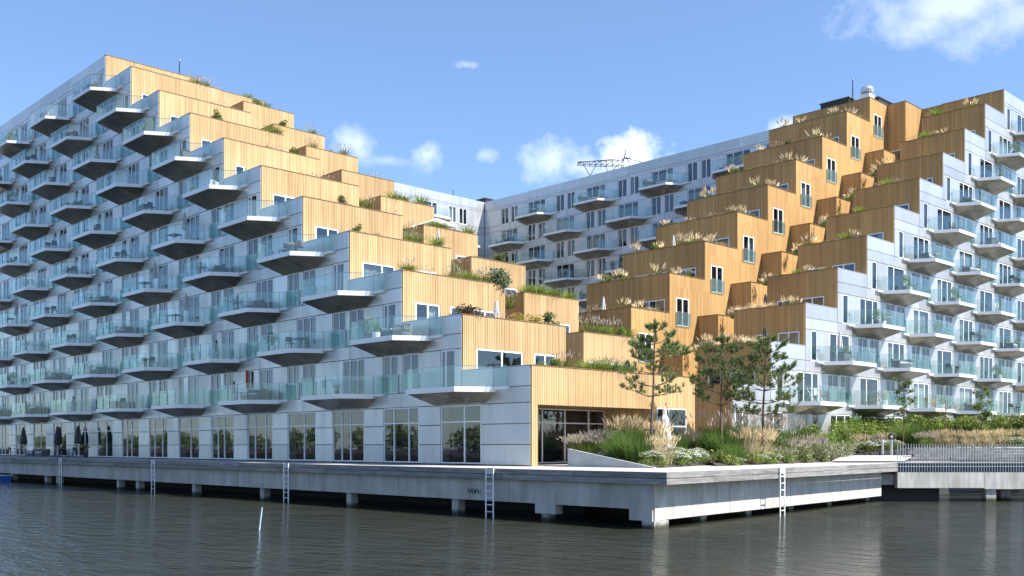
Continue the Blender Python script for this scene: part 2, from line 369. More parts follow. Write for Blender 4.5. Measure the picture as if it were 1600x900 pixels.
pile_y = [53.7, 51.1, 39.1, 35.8, 27.2, 18.6, 9.7, 1.1, -4.8]
pm = MB(); pm.box(-.22, .22, -.22, .22, -1.6, .75); pmesh = pm.mesh('pile', M['concrete'])
for y in pile_y + [62, 71, 80]: link('pile', pmesh, quay, (-3.75, y, WZ))
b = MB(); b.box(-.45, .45, -.3, .3, -1.6, .3); bm_ = b.mesh('pile', M['concrete'])
link('pile', bm_, quay, (-3.75, -10.55, WZ))
for x in (.4, 4.6, 9.2, 14.0, 19.6): link('pile', pmesh, quay, (x, edge_y(x) + 1.35, WZ))
# ------------------------------------------------------------------ the apartment building
bld = thing('apartment_building', 'stepped apartment block with aluminium facades, timber clad terraces and glass balconies by the water', 'apartment building', (0, 0, 0))
FH = 2.956
def FL(f): return 0.0 if f <= 0 else 3.95 + FH * (f - 1)      # floor level
def ZT(k): return 34.14 if k >= 10 else 4.94 + FH * k + (.25 if k == 9 else 0)   # parapet top
WH = 2.17
class Fac:                                         # a facade plane: kind 'A' faces -x at x=c (runs along y), kind 'B' faces -y at y=c (runs along x)
    def __init__(s, kind, c): s.k, s.c = kind, c
    def P(s, a, o, z): return (s.c - o, a, z) if s.k == 'A' else (a, s.c - o, z)
    @property
    def rz(s): return -math.pi / 2 if s.k == 'A' else 0
    def box(s, mb, a0, a1, o0, o1, z0, z1, m=0, tone=1.0):
        p, q = s.P(a0, o0, z0), s.P(a1, o1, z1); mb.box(p[0], q[0], p[1], q[1], z0, z1, m, tone)
def dist(p): return (Vector(p) - CAM).length
QUEUE = {'spandrel_panel': [], 'pier_panel': [], 'window': [], 'shopfront': []}
MESH = {}
def panel_mesh(w, h):
    k = ('p', round(w, 2), round(h, 2))
    if k not in MESH:
        mb = MB(); g = .013; e = .012
        x0, x1, z0, z1 = -w / 2 + g, w / 2 - g, g, h - g
        # a folded sheet: flat face, chamfered edge, return to the wall
        fr_ = [(x0 + e, -.055, z0 + e), (x1 - e, -.055, z0 + e), (x1 - e, -.055, z1 - e), (x0 + e, -.055, z1 - e)]
        md = [(x0, -.043, z0), (x1, -.043, z0), (x1, -.043, z1), (x0, -.043, z1)]
        bk = [(x, .02, z) for x, _, z in md]
        mb.face(fr_)
        for A, B in ((fr_, md), (md, bk)):
            for i in range(4): j = (i + 1) % 4; mb.face([A[i], B[i], B[j], A[j]])
        mb.face([bk[3], bk[2], bk[1], bk[0]], 1)
        MESH[k] = mb.mesh('sheet', [M['alu'], M['joint']])
    return MESH[k]
def panel(F, a0, a1, z0, z1, name):
    if a1 - a0 < .06 or z1 - z0 < .05: return
    loc = F.P((a0 + a1) / 2, 0, z0); QUEUE[name].append((dist(loc), F, loc, panel_mesh(a1 - a0, z1 - z0)))
def window_mesh(w, h, lights, transom):
    k = ('w', round(w, 2), round(h, 2), tuple(lights), transom)
    if k in MESH: return MESH[k]
    mb = MB(); t = .062 if transom else .08
    def bar(x0, x1, z0, z1, d=0.0): mb.box(x0, x1, -.015 - d, .08, z0, z1)
    x0, x1 = -w / 2 + .01, w / 2 - .01
    bar(x0, x0 + t, .01, h - .01); bar(x1 - t, x1, .01, h - .01); bar(x0 + t, x1 - t, h - .01 - t, h - .01); bar(x0 + t, x1 - t, .01, .01 + t)
    tot = sum(lights); xs = [x0 + t / 2]; panes = []
    for l in lights: xs.append(xs[-1] + (x1 - x0 - t) * l / tot)
    for x in xs[1:-1]: bar(x - t * .6, x + t * .6, .01 + t, h - .01 - t, .004)
    zs = [.01 + t / 2, h - .01 - t / 2]
    if transom:
        zs.insert(1, transom)
        for i in range(len(xs) - 1): bar(xs[i] + t * .6, xs[i + 1] - t * .6, transom - t / 2, transom + t / 2, .002)
    # reveal lining towards the room
    mb.box(x0 - .01, x0, .08, .55, 0, h, 1); mb.box(x1, x1 + .01, .08, .55, 0, h, 1); mb.box(x0, x1, .08, .55, h - .01, h + .02, 1); mb.box(x0, x1, .08, .55, -.02, .012, 1)
    me = mb.mesh('window', [M['frame'], M['slab']])
    for i in range(len(xs) - 1):
        for j in range(len(zs) - 1):
            pb = MB(); pb.face([(xs[i], .02, zs[j]), (xs[i + 1], .02, zs[j]), (xs[i + 1], .02, zs[j + 1]), (xs[i], .02, zs[j + 1])])
            panes.append(pb.mesh('pane', M['pane']))
    MESH[k] = (me, panes); return MESH[k]
def curtain_mesh(w, h, side):
    k = ('c', round(w, 2), round(h, 2), side)
    if k not in MESH:
        mb = MB(); n = max(6, int(w / .07)); pts = []
        for i in range(n + 1):
            x = -w / 2 + .05 + (w - .1) * i / n; pts.append((x, .24 + .035 * math.sin(i * 1.9) + .015 * math.sin(i * .7)))
        lo, hi = {0: (0, n), 1: (0, int(n * .45)), 2: (int(n * .6), n)}[side]
        for i in range(lo, hi): mb.face([(*pts[i], .05), (*pts[i + 1], .05), (*pts[i + 1], h - .05), (*pts[i], h - .05)])
        MESH[k] = mb.mesh('curtain', M['curtain'], smooth=True)
    return MESH[k]
def guard_mesh(w):
    k = ('g', round(w, 2))
    if k not in MESH:
        mb = MB(); mb.box(-w / 2 - .06, w / 2 + .06, -.135, -.12, .02, 1.02, 0); mb.box(-w / 2 - .065, w / 2 + .065, -.142, -.112, 1.021, 1.045, 1)
        for s in (-1, 1): mb.box(s * (w / 2 + .06) - .012, s * (w / 2 + .06) + .012, -.118, -.05, .0, 1.0, 1)
        MESH[k] = mb.mesh('glass_guard', [M['glass'], M['steel']])
    return MESH[k]
def window(F, a0, a1, z0, h, lights, guard=False, transom=None, name='window', curtain=None):
    w = a1 - a0; loc = F.P((a0 + a1) / 2, 0, z0)
    if F.k == 'A': lights = lights[::-1]
    QUEUE[name].append((dist(loc), F, loc, (w, h, tuple(lights), transom, guard, curtain)))
def flush_queue():
    rr = random.Random(11)
    for name in ('spandrel_panel', 'pier_panel'):
        q = sorted(QUEUE[name], key=lambda r: r[0]); far = MB()
        for i, (d, F, loc, me) in enumerate(q):
            if i < 300: link(name, me, bld, loc, F.rz)
            else:
                T = Matrix.Translation(loc) @ Matrix.Rotation(F.rz, 4, 'Z'); i0 = len(far.v)
                far.v += [tuple(T @ v.co) for v in me.vertices]
                for pl in me.polygons: far.f.append(tuple(i0 + k for k in pl.vertices)); far.m.append(pl.material_index); far.t.append(1)
        if far.f: far.obj(name, [M['alu'], M['joint']], bld, kind='stuff')
    for name in ('window', 'shopfront'):
        q = sorted(QUEUE[name], key=lambda r: r[0]); far = MB()
        for i, (d, F, loc, (w, h, li, tr_, guard, cur)) in enumerate(q):
            me, panes = window_mesh(w, h, li, tr_)
            cur = cur if cur is not None else rr.choice([0, 1, 2, None, None, None, None, None])
            if i < 300:
                o = link(name, me, bld, loc, F.rz)
                for pm_ in panes: link('pane', pm_, o)
                if cur in (0, 1, 2): link('curtain', curtain_mesh(w, h, cur), o)
                if guard: link('glass_guard', guard_mesh(w), o)
            else:
                T = Matrix.Translation(loc) @ Matrix.Rotation(F.rz, 4, 'Z')
                allm = [(me, 0)] + [(p_, 2) for p_ in panes] + ([(curtain_mesh(w, h, cur), 3)] if cur in (0, 1, 2) else [])
                for me_, off in allm:
                    i0 = len(far.v); far.v += [tuple(T @ v.co) for v in me_.vertices]
                    for pl in me_.polygons: far.f.append(tuple(i0 + k for k in pl.vertices)); far.m.append(pl.material_index + off); far.t.append(1)
        if far.f: far.obj(name, [M['frame'], M['slab'], M['pane'], M['curtain']], bld, kind='stuff')
def merge_iv(iv):
    return sorted(iv)
def metal_floor(F, a0, a1, z0, ztop, wins, wh, unit, u0, pier_rows=1):
    """one storey of aluminium: piers between the windows up to wh, a band above"""
    cuts = [a0]; k = math.floor((a0 - u0) / unit) + 1
    while u0 + k * unit < a1 - .3:
        if u0 + k * unit > a0 + .3: cuts.append(u0 + k * unit)
        k += 1
    cuts.append(a1)
    for i in range(len(cuts) - 1): panel(F, cuts[i], cuts[i + 1], z0 + wh, ztop, 'spandrel_panel')
    x = a0; piers = []
    for w0, w1 in merge_iv(wins):
        if w0 > x: piers.append((x, w0))
        x = max(x, w1)
    if x < a1: piers.append((x, a1))
    for p0, p1 in piers:
        inner = [c for c in cuts if p0 + .3 < c < p1 - .3]; e = [p0] + inner + [p1]
        for i in range(len(e) - 1):
            for r in range(pier_rows): panel(F, e[i], e[i + 1], z0 + wh * r / pier_rows, z0 + wh * (r + 1) / pier_rows, 'pier_panel')
def wood_face(F, s0, s1, z0, z1, holes=(), pitch=.125, name='timber_cladding', dp=.022, wd='wood'):
    """backing board with window openings and vertical battens in front of it"""
    mb = MB(); xs = sorted({s0, s1, *[h[0] for h in holes], *[h[1] for h in holes]}); zs = sorted({z0, z1, *[h[2] for h in holes], *[h[3] for h in holes]})
    inh = lambda x, z: any(h[0] < x < h[1] and h[2] < z < h[3] for h in holes)
    for i in range(len(xs) - 1):
        for j in range(len(zs) - 1):
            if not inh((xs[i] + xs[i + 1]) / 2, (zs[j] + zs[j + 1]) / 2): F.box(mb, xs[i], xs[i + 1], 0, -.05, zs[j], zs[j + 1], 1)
    n = int((s1 - s0) / pitch); rr = random.Random(int(s0 * 100 + z0 * 10))
    for i in range(n):
        x0 = s0 + (s1 - s0) * i / n + .010; x1 = s0 + (s1 - s0) * (i + 1) / n - .016
        segs = [(z0, z1)]
        for h in holes:
            if x1 > h[0] and x0 < h[1]:
                segs = [t for a, b_ in segs for t in ((a, min(b_, h[2])), (max(a, h[3]), b_)) if t[1] - t[0] > .02]
        tn = rr.uniform(.82, 1.10) * (.92 if (i // 16) % 3 == 1 else 1)
        for a, b_ in segs: F.box(mb, x0, x1, .001, dp, a, b_, 0, tn)
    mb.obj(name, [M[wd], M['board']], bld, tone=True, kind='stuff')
def wall(x0, x1, y0, y1, z0, z1, name='wall', m='dark'): b = MB(); b.box(x0, x1, y0, y1, z0, z1); return b.obj(name, M[m], bld)
def coping(F, s0, s1, o0, o1, z, m='cap'): b = MB(); F.box(b, s0, s1, o0, o1, z, z + .035); b.obj('coping', M[m], bld)
SL, SR = 5.1, 4.43; R0 = 19.3; XR = 1.5; BE, AE = 75.0, 82.0
OW = 7.9                                            # depth of the outer row, left wing
LF = Fac('A', 0.0); RF = Fac('B', XR)
GW = 3.14                                           # head of the ground-floor glazing
# ---------------- left wing, outer row
LWP = {'pair': ((8.7, 10.13), (10.55, 11.95)), 'bal': ((13.75, 15.95), (16.4, 17.15))}
def left_windows(f):
    st = SL * f; w = [(st + .55, st + 1.75, [2, 1], False)]
    for j in range(-1, 9):
        o = SL * (f - 1) + 10.2 * j
        for (a, b_) in LWP['pair']: w.append((o + a, o + b_, [1, 1], True))
        v = (f * 3 + j) % 3
        if v == 0: w += [(o + 13.75, o + 15.95, [1, 1.2, 1], False)]
        else: w += [(o + 13.75, o + 15.5, [1, 1], False), (o + 16.2, o + 17.0, [1], False)]
    return [q for q in w if q[0] >= st + .5 and q[1] < AE - .5 and not (q[0] != st + .55 and q[0] < st + 2.2)]
for f in range(0, 11):
    st = SL * f; z0 = FL(f); z1 = FL(f + 1) if f < 10 else 34.14
    y1 = AE
    wall(.62, OW if f else 13.35, st + (.62 if f else 4.3), y1, z0, z1 - .3 if f < 10 else z1 - .5)
    wall(.05, OW if f else 13.3, st + .05, y1, z1 - .3, z1 - .004, 'floor_slab', 'slab')
    # metal facade
    if f == 0:
        wins = [(3.62 + SL * n, 6.84 + SL * n) for n in range(15)]
        for n, (a, b_) in enumerate(wins): window(LF, a, b_, .06, GW - .06, [[.9, 1.3], [1, 1.6, 1.1], [1.5, 1, 1]][n % 3], False, 2.2, 'shopfront', curtain=-1)
        metal_floor(LF, .04, AE, .03, FL(1), wins, GW - .03, SL, 0, 3)
    else:
        ws = left_windows(f); wins = [(q[0], q[1]) for q in ws]
        for a, b_, li, g in ws: window(LF, a, b_, z0, WH, li, g)
        metal_floor(LF, st + .04, AE, z0, z1 if f < 10 else 33.0, wins, WH, SL, 0)
    if f == 10:
        a = st
        while a < AE: panel(LF, a + (.04 if a == st else 0), min(a + 7.65, AE), 33.0, 34.14, 'spandrel_panel'); a += 7.65
    else:
        panel(LF, st + .04, st + SL, z1, ZT(f), 'spandrel_panel')
        # parapet body of the terrace and its planting strip
        wall(.03, .35, st + .03, st + SL, z1, ZT(f) - .01, 'parapet', 'slab')
        wall(.35, OW if f else 13.3, st + .03, st + .75, z1, ZT(f) - .12, 'planter', 'soil')
        coping(LF, st - .03, st + SL, .06, -.36, ZT(f), 'capm')
    # timber end
    EF = Fac('B', st); holes = []
    hs = {1: [(.95, 4.4, [1.2, 1]), (5.3, 7.05, [1, 1])], 2: [(.9, 2.7, [1, 1]), (3.5, 7.15, [2, 1, 1])], 3: [(.9, 3.35, [1.5, 1]), (5.3, 6.7, [1, 1])], 4: [(.9, 2.65, [1.2, 1]), (3.5, 7.0, [2, 1])],
          5: [(.85, 2.6, [1.3, 1]), (5.5, 5.8, [1])], 6: [(.85, 1.6, [1])], 7: [(.85, 1.7, [1])], 8: [(.85, 1.65, [1])], 9: [(.85, 1.65, [1])], 10: [(.9, 1.7, [1])]}.get(f, [])
    for a, b_, li in hs:
        window(EF, a, b_, z0 + .1, 2.13, li); holes.append((a, b_, z0 + .1, z0 + 2.23))
    if f: wood_face(EF, 0.0, OW if f < 10 else 8.54, z0, ZT(f), holes); coping(EF, -.03, OW, .05, -.3, ZT(f) + .002)
# ground floor timber end with the entrance recess
EF = Fac('B', 0.0); RB, RA = 9.25, 3.3
wood_face(EF, 0.0, 13.35, .0, ZT(0), [(.45, RB, -.1, 3.03), (9.8, 12.55, .1, 3.12)]); coping(EF, -.03, 13.35, .05, -.3, ZT(0) + .002)
window(EF, 9.8, 12.55, .1, 3.02, [1, 1.5], False, 2.0, 'shopfront', curtain=-1)
GFc = Fac('B', RA)
window(GFc, .5, 2.3, .05, 2.98, [.35, 1.0], False, 2.2, 'shopfront', curtain=-1)
window(GFc, 2.3, RB, .05, 2.98, [1.0, 1.0, 1.1, .75], False, 2.2, 'shopfront', curtain=-1)
WF = Fac('A', RB); wood_face(WF, .04, RA, 0, 3.03)
b = MB(); b.box(.45, RB, .05, RA, 3.03, 3.2); b.obj('entrance_ceiling', M['cap'], bld)
b = MB(); b.box(.05, .45, .05, RA, 0, 3.03); b.obj('wall', M['board'], bld)
wall(11.9, 13.3, .7, 4.3, 0, 3.6)
wall(9.3, 13.3, 1.6, 4.3, 0, 3.6)
# ---------------- left wing, inner row (boxes set back 1.2 m beyond a narrow gap)
IB0, IB1 = 10.75, 15.9
for m_i in range(1, 11):
    st = SL * m_i + 1.2; z0 = FL(m_i); z1 = FL(m_i + 1) if m_i < 10 else 34.14; zt = ZT(m_i)
    wall(IB0 + .06, IB1, st + .62, AE, z0, z1 - .3); wall(IB0 + .06, IB1, st + .05, AE, z1 - .3, z1 - .004, 'floor_slab', 'slab')
    EF = Fac('B', st); SF = Fac('A', IB0); hs = []
    if m_i in (2, 3, 4, 5, 6): hs = [(IB0 + 3.0, IB0 + 4.3, [1])]
    elif m_i == 1: hs = [(IB0 + .5, IB1 - .7, [1, 1.4, 1])]
    for a, b_, li in hs: window(EF, a, b_, z0 + .1, 2.1, li)
    wood_face(EF, IB0, IB1, z0 if m_i > 1 else FL(1), zt, [(a, b_, z0 + .1, z0 + 2.2) for a, b_, li in hs])
    wood_face(SF, st, st + 4.6, z0, zt)
    coping(EF, IB0 - .03, IB1, .05, -.3, zt); coping(SF, st, st + 4.6, .05, -.3, zt + .002)
    wall(IB0 + .3, IB1, st + .05, st + .8, z1, zt - .12, 'planter', 'soil')
    # the gap between the rows: terrace floor and a timber back wall
    wall(OW, IB0, st + 2.6, AE, z0, z1, 'wall', 'board')
    BF = Fac('A', IB1 + .02)
wall(13.3, IB1, 6.2, AE, 0, FL(1))
WOOD_FULL = wood_face
def wood_face(F, s0, s1, z0, z1, holes=(), pitch=.16): WOOD_FULL(F, s0, s1, z0, z1, holes, pitch, dp=.007, wd='wood2')
# ---------------- right wing, outer row
ROW = (XR, 7.25)
def right_windows(f):
    st = R0 + SR * f; w = [(st + .8, st + 1.65, [1], False)]
    for j in range(0, 8):
        o = st + 8.86 * j
        w.append((o + 3.35, o + 6.25, [1, 1.3, 1] if (f + j) % 2 else [1, 1.8], False))
        for a, b_ in ((7.5, 8.9), (9.3, 10.7)): w.append((o + a, o + b_, [1, 1], True))
    return [q for q in w if q[1] < BE - .3]
for f in range(0, 11):
    st = R0 + SR * f; z0 = FL(f); z1 = FL(f + 1) if f < 10 else 34.14
    wall(st + .62, BE, XR + .62, ROW[1], z0, z1 - .3); wall(st + .05, BE, XR + .05, ROW[1], z1 - .3, z1 - .004, 'floor_slab', 'slab')
    if f == 0:
        ws = []
        for x0, x1, li in ((19.7, 21.3, [1, 1]), (23.2, 25.4, [1, 1.4]), (27, 28.5, [1, 1]), (29.1, 29.9, [1]), (31.6, 34.6, [1, 1.4, 1]), (36.1, 37.6, [1, 1]), (38.3, 39.2, [1]), (40.7, 43.8, [1, 1.4, 1]),
                       (45, 46.4, [1, 1]), (47.2, 48.1, [1]), (49.6, 52.7, [1, 1.4, 1]), (54, 55.4, [1, 1]), (56.2, 57.1, [1]), (58.5, 61.6, [1, 1.4, 1]), (63, 64.4, [1, 1])):
            ws.append((x0, x1)); window(RF, x0, x1, .06, 3.2, li, False, 2.05, 'shopfront')
        metal_floor(RF, st + .04, BE, .03, FL(1), ws, 3.23, SR, R0)
    else:
        ws = right_windows(f)
        for a, b_, li, g in ws: window(RF, a, b_, z0, WH, li, g)
        metal_floor(RF, st + .04, BE, z0, z1 if f < 10 else 33.0, [(q[0], q[1]) for q in ws], WH, SR, R0)
    if f == 10: panel(RF, st + .04, BE, 33.0, 34.14, 'spandrel_panel')
    else:
        panel(RF, st + .04, st + SR, z1, ZT(f), 'spandrel_panel')
        wall(st + .03, st + SR, XR + .03, XR + .35, z1, ZT(f) - .01, 'parapet', 'slab')
        wall(st + .03, st + .7, XR + .35, ROW[1], z1, ZT(f) - .12, 'planter', 'soil')
        coping(RF, st - .03, st + SR, .06, -.36, ZT(f), 'capm')
    EF = Fac('A', st)
    hs = {1: [(2.6, 4.6, [1, 1]), (5.3, 6.4, [1])], 2: [(1.9, 3.6, [1, 1]), (4.3, 5.4, [1])], 3: [(2.5, 4.4, [1, 1]), (5.2, 6.4, [1])], 4: [(2.4, 4.3, [1, 1]), (5.1, 6.4, [1])], 5: [(2.3, 3.6, [1]), (4.4, 6.4, [1])],
          6: [(2.3, 4.4, [1, 1]), (5.1, 6.3, [1])], 7: [(2.3, 2.85, [1])], 8: [(2.3, 3.3, [1])], 9: [(2.3, 3.3, [1])], 10: [(2.2, 2.9, [1])]}.get(f, [])
    for a, b_, li in hs: window(EF, a, b_, z0 + .1, 1.95, li)
    wood_face(EF, XR, ROW[1], z0 if f else 0, ZT(f), [(a, b_, z0 + .1, z0 + 2.05) for a, b_, li in hs]); coping(EF, XR - .03, ROW[1], .05, -.3, ZT(f) + .002)
# ---------------- right wing, middle boxes
MY0, MY1 = 9.25, 11.1
for k in range(0, 10):
    st = 20.2 + SR * k; z0 = FL(k); z1 = FL(k + 1); zt = ZT(k)
    if k == 9: z1 = 34.14; zt = 34.14
    wall(st + .6, BE, MY0 + .06, MY1 + .3, z0, z1 - .3 if k < 9 else z1 - .4); wall(st + .05, BE, MY0 + .06, MY1 + .3, z1 - .3, z1 - .004, 'floor_slab', 'slab')
    EF = Fac('A', st); SF = Fac('B', MY0)
    window(EF, MY0 + .3, MY1 - .15, z0 + .06, 1.95, [1])
    wood_face(EF, MY0, MY1, z0, zt, [(MY0 + .3, MY1 - .15, z0 + .06, z0 + 2.01)])
    wood_face(SF, st, st + 6.5, z0, zt); coping(EF, MY0 - .03, MY1, .05, -.25, zt); coping(SF, st, st + 6.5, .05, -.25, zt + .002)
    wall(st + 3.5, BE, ROW[1], MY0, z0, z1, 'wall', 'board')
# ---------------- right wing, inner row
NY0, NY1 = 11.1, 19.3
for k in range(0, 11):
    st = 12.24 + SR * k if k >= 2 else 21.1; z0 = FL(k); z1 = FL(k + 1) if k < 10 else 34.14; zt = ZT(k)
    wall(st + .62, BE, NY0 + .62, NY1, z0, z1 - .3); wall(st + .05, BE, NY0 + .05, NY1, z1 - .3, z1 - .004, 'floor_slab', 'slab')
    EF = Fac('A', st); SF = Fac('B', NY0); hs = []
    if k >= 2: hs = {3: [(11.5, 14.5, [1, 1])], 4: [(11.9, 13.8, [1, 1]), (14.7, 18.0, [1, 1])], 5: [(11.85, 14.3, [1, 1])], 6: [(11.85, 13.85, [1, 1])], 7: [(11.8, 13.5, [1])], 8: [(11.8, 13.4, [1])], 9: [(11.85, 13.0, [1])]}.get(k, [(12, 14, [1, 1])])
    for a, b_, li in hs: window(EF, a, b_, z0 + .1, 1.95, li)
    sh = []
    if k >= 2: window(SF, st + .8, st + 2.38, z0 + .1, 2.12, [1, 1], True); sh = [(st + .8, st + 2.38, z0 + .1, z0 + 2.22)]
    if k != 0 or True: wood_face(EF, NY0, NY1, z0, zt if k >= 2 else z1, [(a, b_, z0 + .1, z0 + 2.05) for a, b_, li in hs])
    ln = min(SR + 5.5, BE - st) if k >= 2 else 9.5
    if k < 10: wood_face(SF, st, min(st + ln, BE), z0, z1 if k < 2 else z1, sh)
    else: wood_face(SF, st, min(st + ln, BE), z0, zt, sh)
    if 2 <= k < 10:
        wood_face(SF, st, st + SR, z1 + .003, zt); wall(st + .03, st + SR, NY0 + .05, NY0 + .3, z1, zt - .01, 'parapet', 'slab'); wall(st + .05, st + .75, NY0 + .3, NY1, z1, zt - .12, 'planter', 'soil')
        coping(SF, st - .03, st + SR, .05, -.3, zt); coping(EF, NY0 - .03, NY1, .05, -.3, zt + .002)
    if k == 10: coping(SF, st - .03, BE, .05, -.3, zt); coping(EF, NY0 - .03, NY1, .05, -.3, zt + .002)
# ---------------- wings at the back of the court
CB, CA = 58.5, 67.5
CF = Fac('A', CB); CF2 = Fac('B', CA)
wall(CB + .62, BE, NY1, AE, 0, 33.8); wall(IB1, CB + .62, CA + .62, AE, 0, 33.8)
wall(CB + .05, BE, NY1, AE, 33.8, 34.1, 'roof', 'slab'); wall(IB1, CB + .62, CA + .05, AE, 33.8, 34.1, 'roof', 'slab')
for f in range(3, 11):
    z0 = FL(f); z1 = FL(f + 1) if f < 10 else 33.0
    wall(CB + .05, CB + .62, NY1, CA, z1 - .3, z1, 'floor_slab', 'slab'); wall(IB1, CB + .62, CA + .05, CA + .62, z1 - .3, z1, 'floor_slab', 'slab')
    ws = []
    for j in range(-1, 6):
        o = 45.8 + (0 if f % 2 == 0 else 5.08) + 10.15 * (j - 2)
        ws += [(o, o + 3.1, [1, 1.4, 1], False), (o + 5.0, o + 6.35, [1, 1], True), (o + 6.8, o + 8.25, [1, 1], True)]
    ws = [q for q in ws if q[0] > NY1 + .3 and q[1] < CA - .4]
    for a, b_, li, g in ws: window(CF, a, b_, z0, WH, li, g)
    metal_floor(CF, NY1, CA - .1, z0, z1, [(q[0], q[1]) for q in ws], WH, SL, 1.2)
    ws = []
    for j in range(0, 6):
        o = 16.6 + (0 if f % 2 == 0 else 5.08) + 10.15 * j
        ws += [(o, o + 3.1, [1, 1.4, 1], False), (o + 5.0, o + 6.35, [1, 1], True), (o + 6.8, o + 8.25, [1, 1], True)]
    ws = [q for q in ws if q[0] > 30 and q[1] < CB - .4]
    for a, b_, li, g in ws: window(CF2, a, b_, z0, WH, li, g)
    metal_floor(CF2, 30, CB - .06, z0, z1, [(q[0], q[1]) for q in ws], WH, SL, 2.2)
a = NY1
while a < CA - .2: panel(CF, a, min(a + 7.65, CA - .1), 33.0, 34.14, 'spandrel_panel'); a += 7.65
a = IB1
while a < CB - .1: panel(CF2, a, min(a + 7.65, CB - .06), 33.0, 34.14, 'spandrel_panel'); a += 7.65
flush_queue()
# ---------------- balconies
def balcony_meshes(mirror):
    s = -1 if mirror else 1
    def V(x, o, z): return (s * x, -o, z)
    def fc(mb, pts, m=0): mb.face([V(*p) for p in (pts[::-1] if mirror else pts)], m)
    pl = [(0, 0), (0, .28), (1.05, 1.95), (4.95, 1.95), (6.1, .28), (6.1, 0)]
    zt, zb, za = .03, -.24, -.78
    mb = MB()
    fc(mb, [(x, o, zt) for x, o in pl][::-1], 2)
    # fascia with a small shadow lip
    for i in range(5):
        (x0, o0), (x1, o1) = pl[i], pl[i + 1]
        fc(mb, [(x0, o0, zb), (x0, o0, zt), (x1, o1, zt), (x1, o1, zb)][::1], 0)
    q = [(0, 0), (0, .22), (1.09, 1.88), (4.91, 1.88), (6.1, .22), (6.1, 0)]      # underside starts just inside the fascia
    for i in range(5):
        (x0, o0), (x1, o1) = pl[i], pl[i + 1]; (a0, b0), (a1, b1) = q[i], q[i + 1]
        fc(mb, [(x0, o0, zb), (x1, o1, zb), (a1, b1, zb), (a0, b0, zb)], 0)
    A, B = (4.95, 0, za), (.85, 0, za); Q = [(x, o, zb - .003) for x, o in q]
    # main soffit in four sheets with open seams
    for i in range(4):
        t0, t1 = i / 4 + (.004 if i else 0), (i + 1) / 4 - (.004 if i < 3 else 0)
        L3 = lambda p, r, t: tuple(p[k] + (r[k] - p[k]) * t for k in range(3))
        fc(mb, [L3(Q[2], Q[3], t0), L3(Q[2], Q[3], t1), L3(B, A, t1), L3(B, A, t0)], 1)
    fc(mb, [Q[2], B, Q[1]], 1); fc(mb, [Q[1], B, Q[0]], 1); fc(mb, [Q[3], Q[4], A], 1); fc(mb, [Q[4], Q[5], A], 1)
    mb2 = MB(); x0, x1 = sorted((s * -.95, s * -.01)); mb2.box(x0, x1, -.26, -.03, -.13, .02)
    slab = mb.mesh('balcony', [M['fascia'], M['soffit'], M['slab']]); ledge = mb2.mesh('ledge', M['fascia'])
    g = []
    path = [(-.93, .24), (-.02, .24)], [(0.03, .26), (1.06, 1.90)], [(1.10, 1.91), (2.36, 1.91)], [(2.40, 1.91), (3.62, 1.91)], [(3.66, 1.91), (4.90, 1.91)], [(4.95, 1.89), (6.06, .26)]
    for (p, q_) in path:
        gb = MB(); P, Q_ = Vector(V(*p, .05)), Vector(V(*q_, .05)); d = (Q_ - P).normalized(); n = Vector((d.y, -d.x, 0)) * .009; h = Vector((0, 0, 1.03))
        for sg in (1, -1):
            f_ = [P + n * sg, Q_ + n * sg, Q_ + n * sg + h, P + n * sg + h]; gb.face(f_ if sg > 0 else f_[::-1], 0) if sg > 0 else None
        gb.face([P - n, P + n, P + n + h, P - n + h], 1); gb.face([Q_ - n, Q_ + n, Q_ + n + h, Q_ - n + h], 1)
        gb.face([P + h - n * 1.6, Q_ + h - n * 1.6, Q_ + h + n * 1.6, P + h + n * 1.6], 2)
        gb.face([P + h + n * 1.6, Q_ + h + n * 1.6, Q_ + h + n * 1.6 - Vector((0, 0, .02)), P + h + n * 1.6 - Vector((0, 0, .02))], 2)
        g.append(gb.mesh('glass_panel', [M['glass'], M['gedge'], M['steel']]))
    return slab, ledge, g
BM = {'A': balcony_meshes(True), 'B': balcony_meshes(False)}
BAL = []                                            # (facade name, floor, index, facade, s of near corner)
def balcony(F, s, f, tagname, j, scale=1.0):
    sl_, le, gs = BM[F.k]; o = link('balcony', sl_, bld, F.P(s, .0, FL(f)), F.rz)
    if scale != 1: o.scale = (scale, 1, 1)
    link('ledge', le, o)
    for g in gs: link('glass_panel', g, o)
    BAL.append((tagname, f, j, F, s, o))
for f in range(1, 11):
    j = 0
    while True:
        s = 2.45 + SL * (f - 1) + 10.2 * j
        if s + 6.5 > AE: break
        balcony(LF, s, f, 'shaded', j); j += 1
for f in range(1, 11):
    j = 0
    while True:
        s = R0 + SR * f + 2.15 + 8.86 * j
        if s + 5.6 > BE: break
        balcony(RF, s, f, 'sunlit', j, .89); j += 1
for f in range(4, 11):
    j = 0
    for jj in range(-1, 6):
        s = 45.8 + (0 if f % 2 == 0 else 5.08) + 10.15 * (jj - 2) - 1.4
        if s > NY1 + 1 and s + 6.5 < CA: balcony(CF, s, f, 'court', j); j += 1
    for jj in range(0, 6):
        s = 16.6 + (0 if f % 2 == 0 else 5.08) + 10.15 * jj - 1.2
        if s > 36 and s + 6.5 < CB: balcony(CF2, s, f, 'far court', jj)
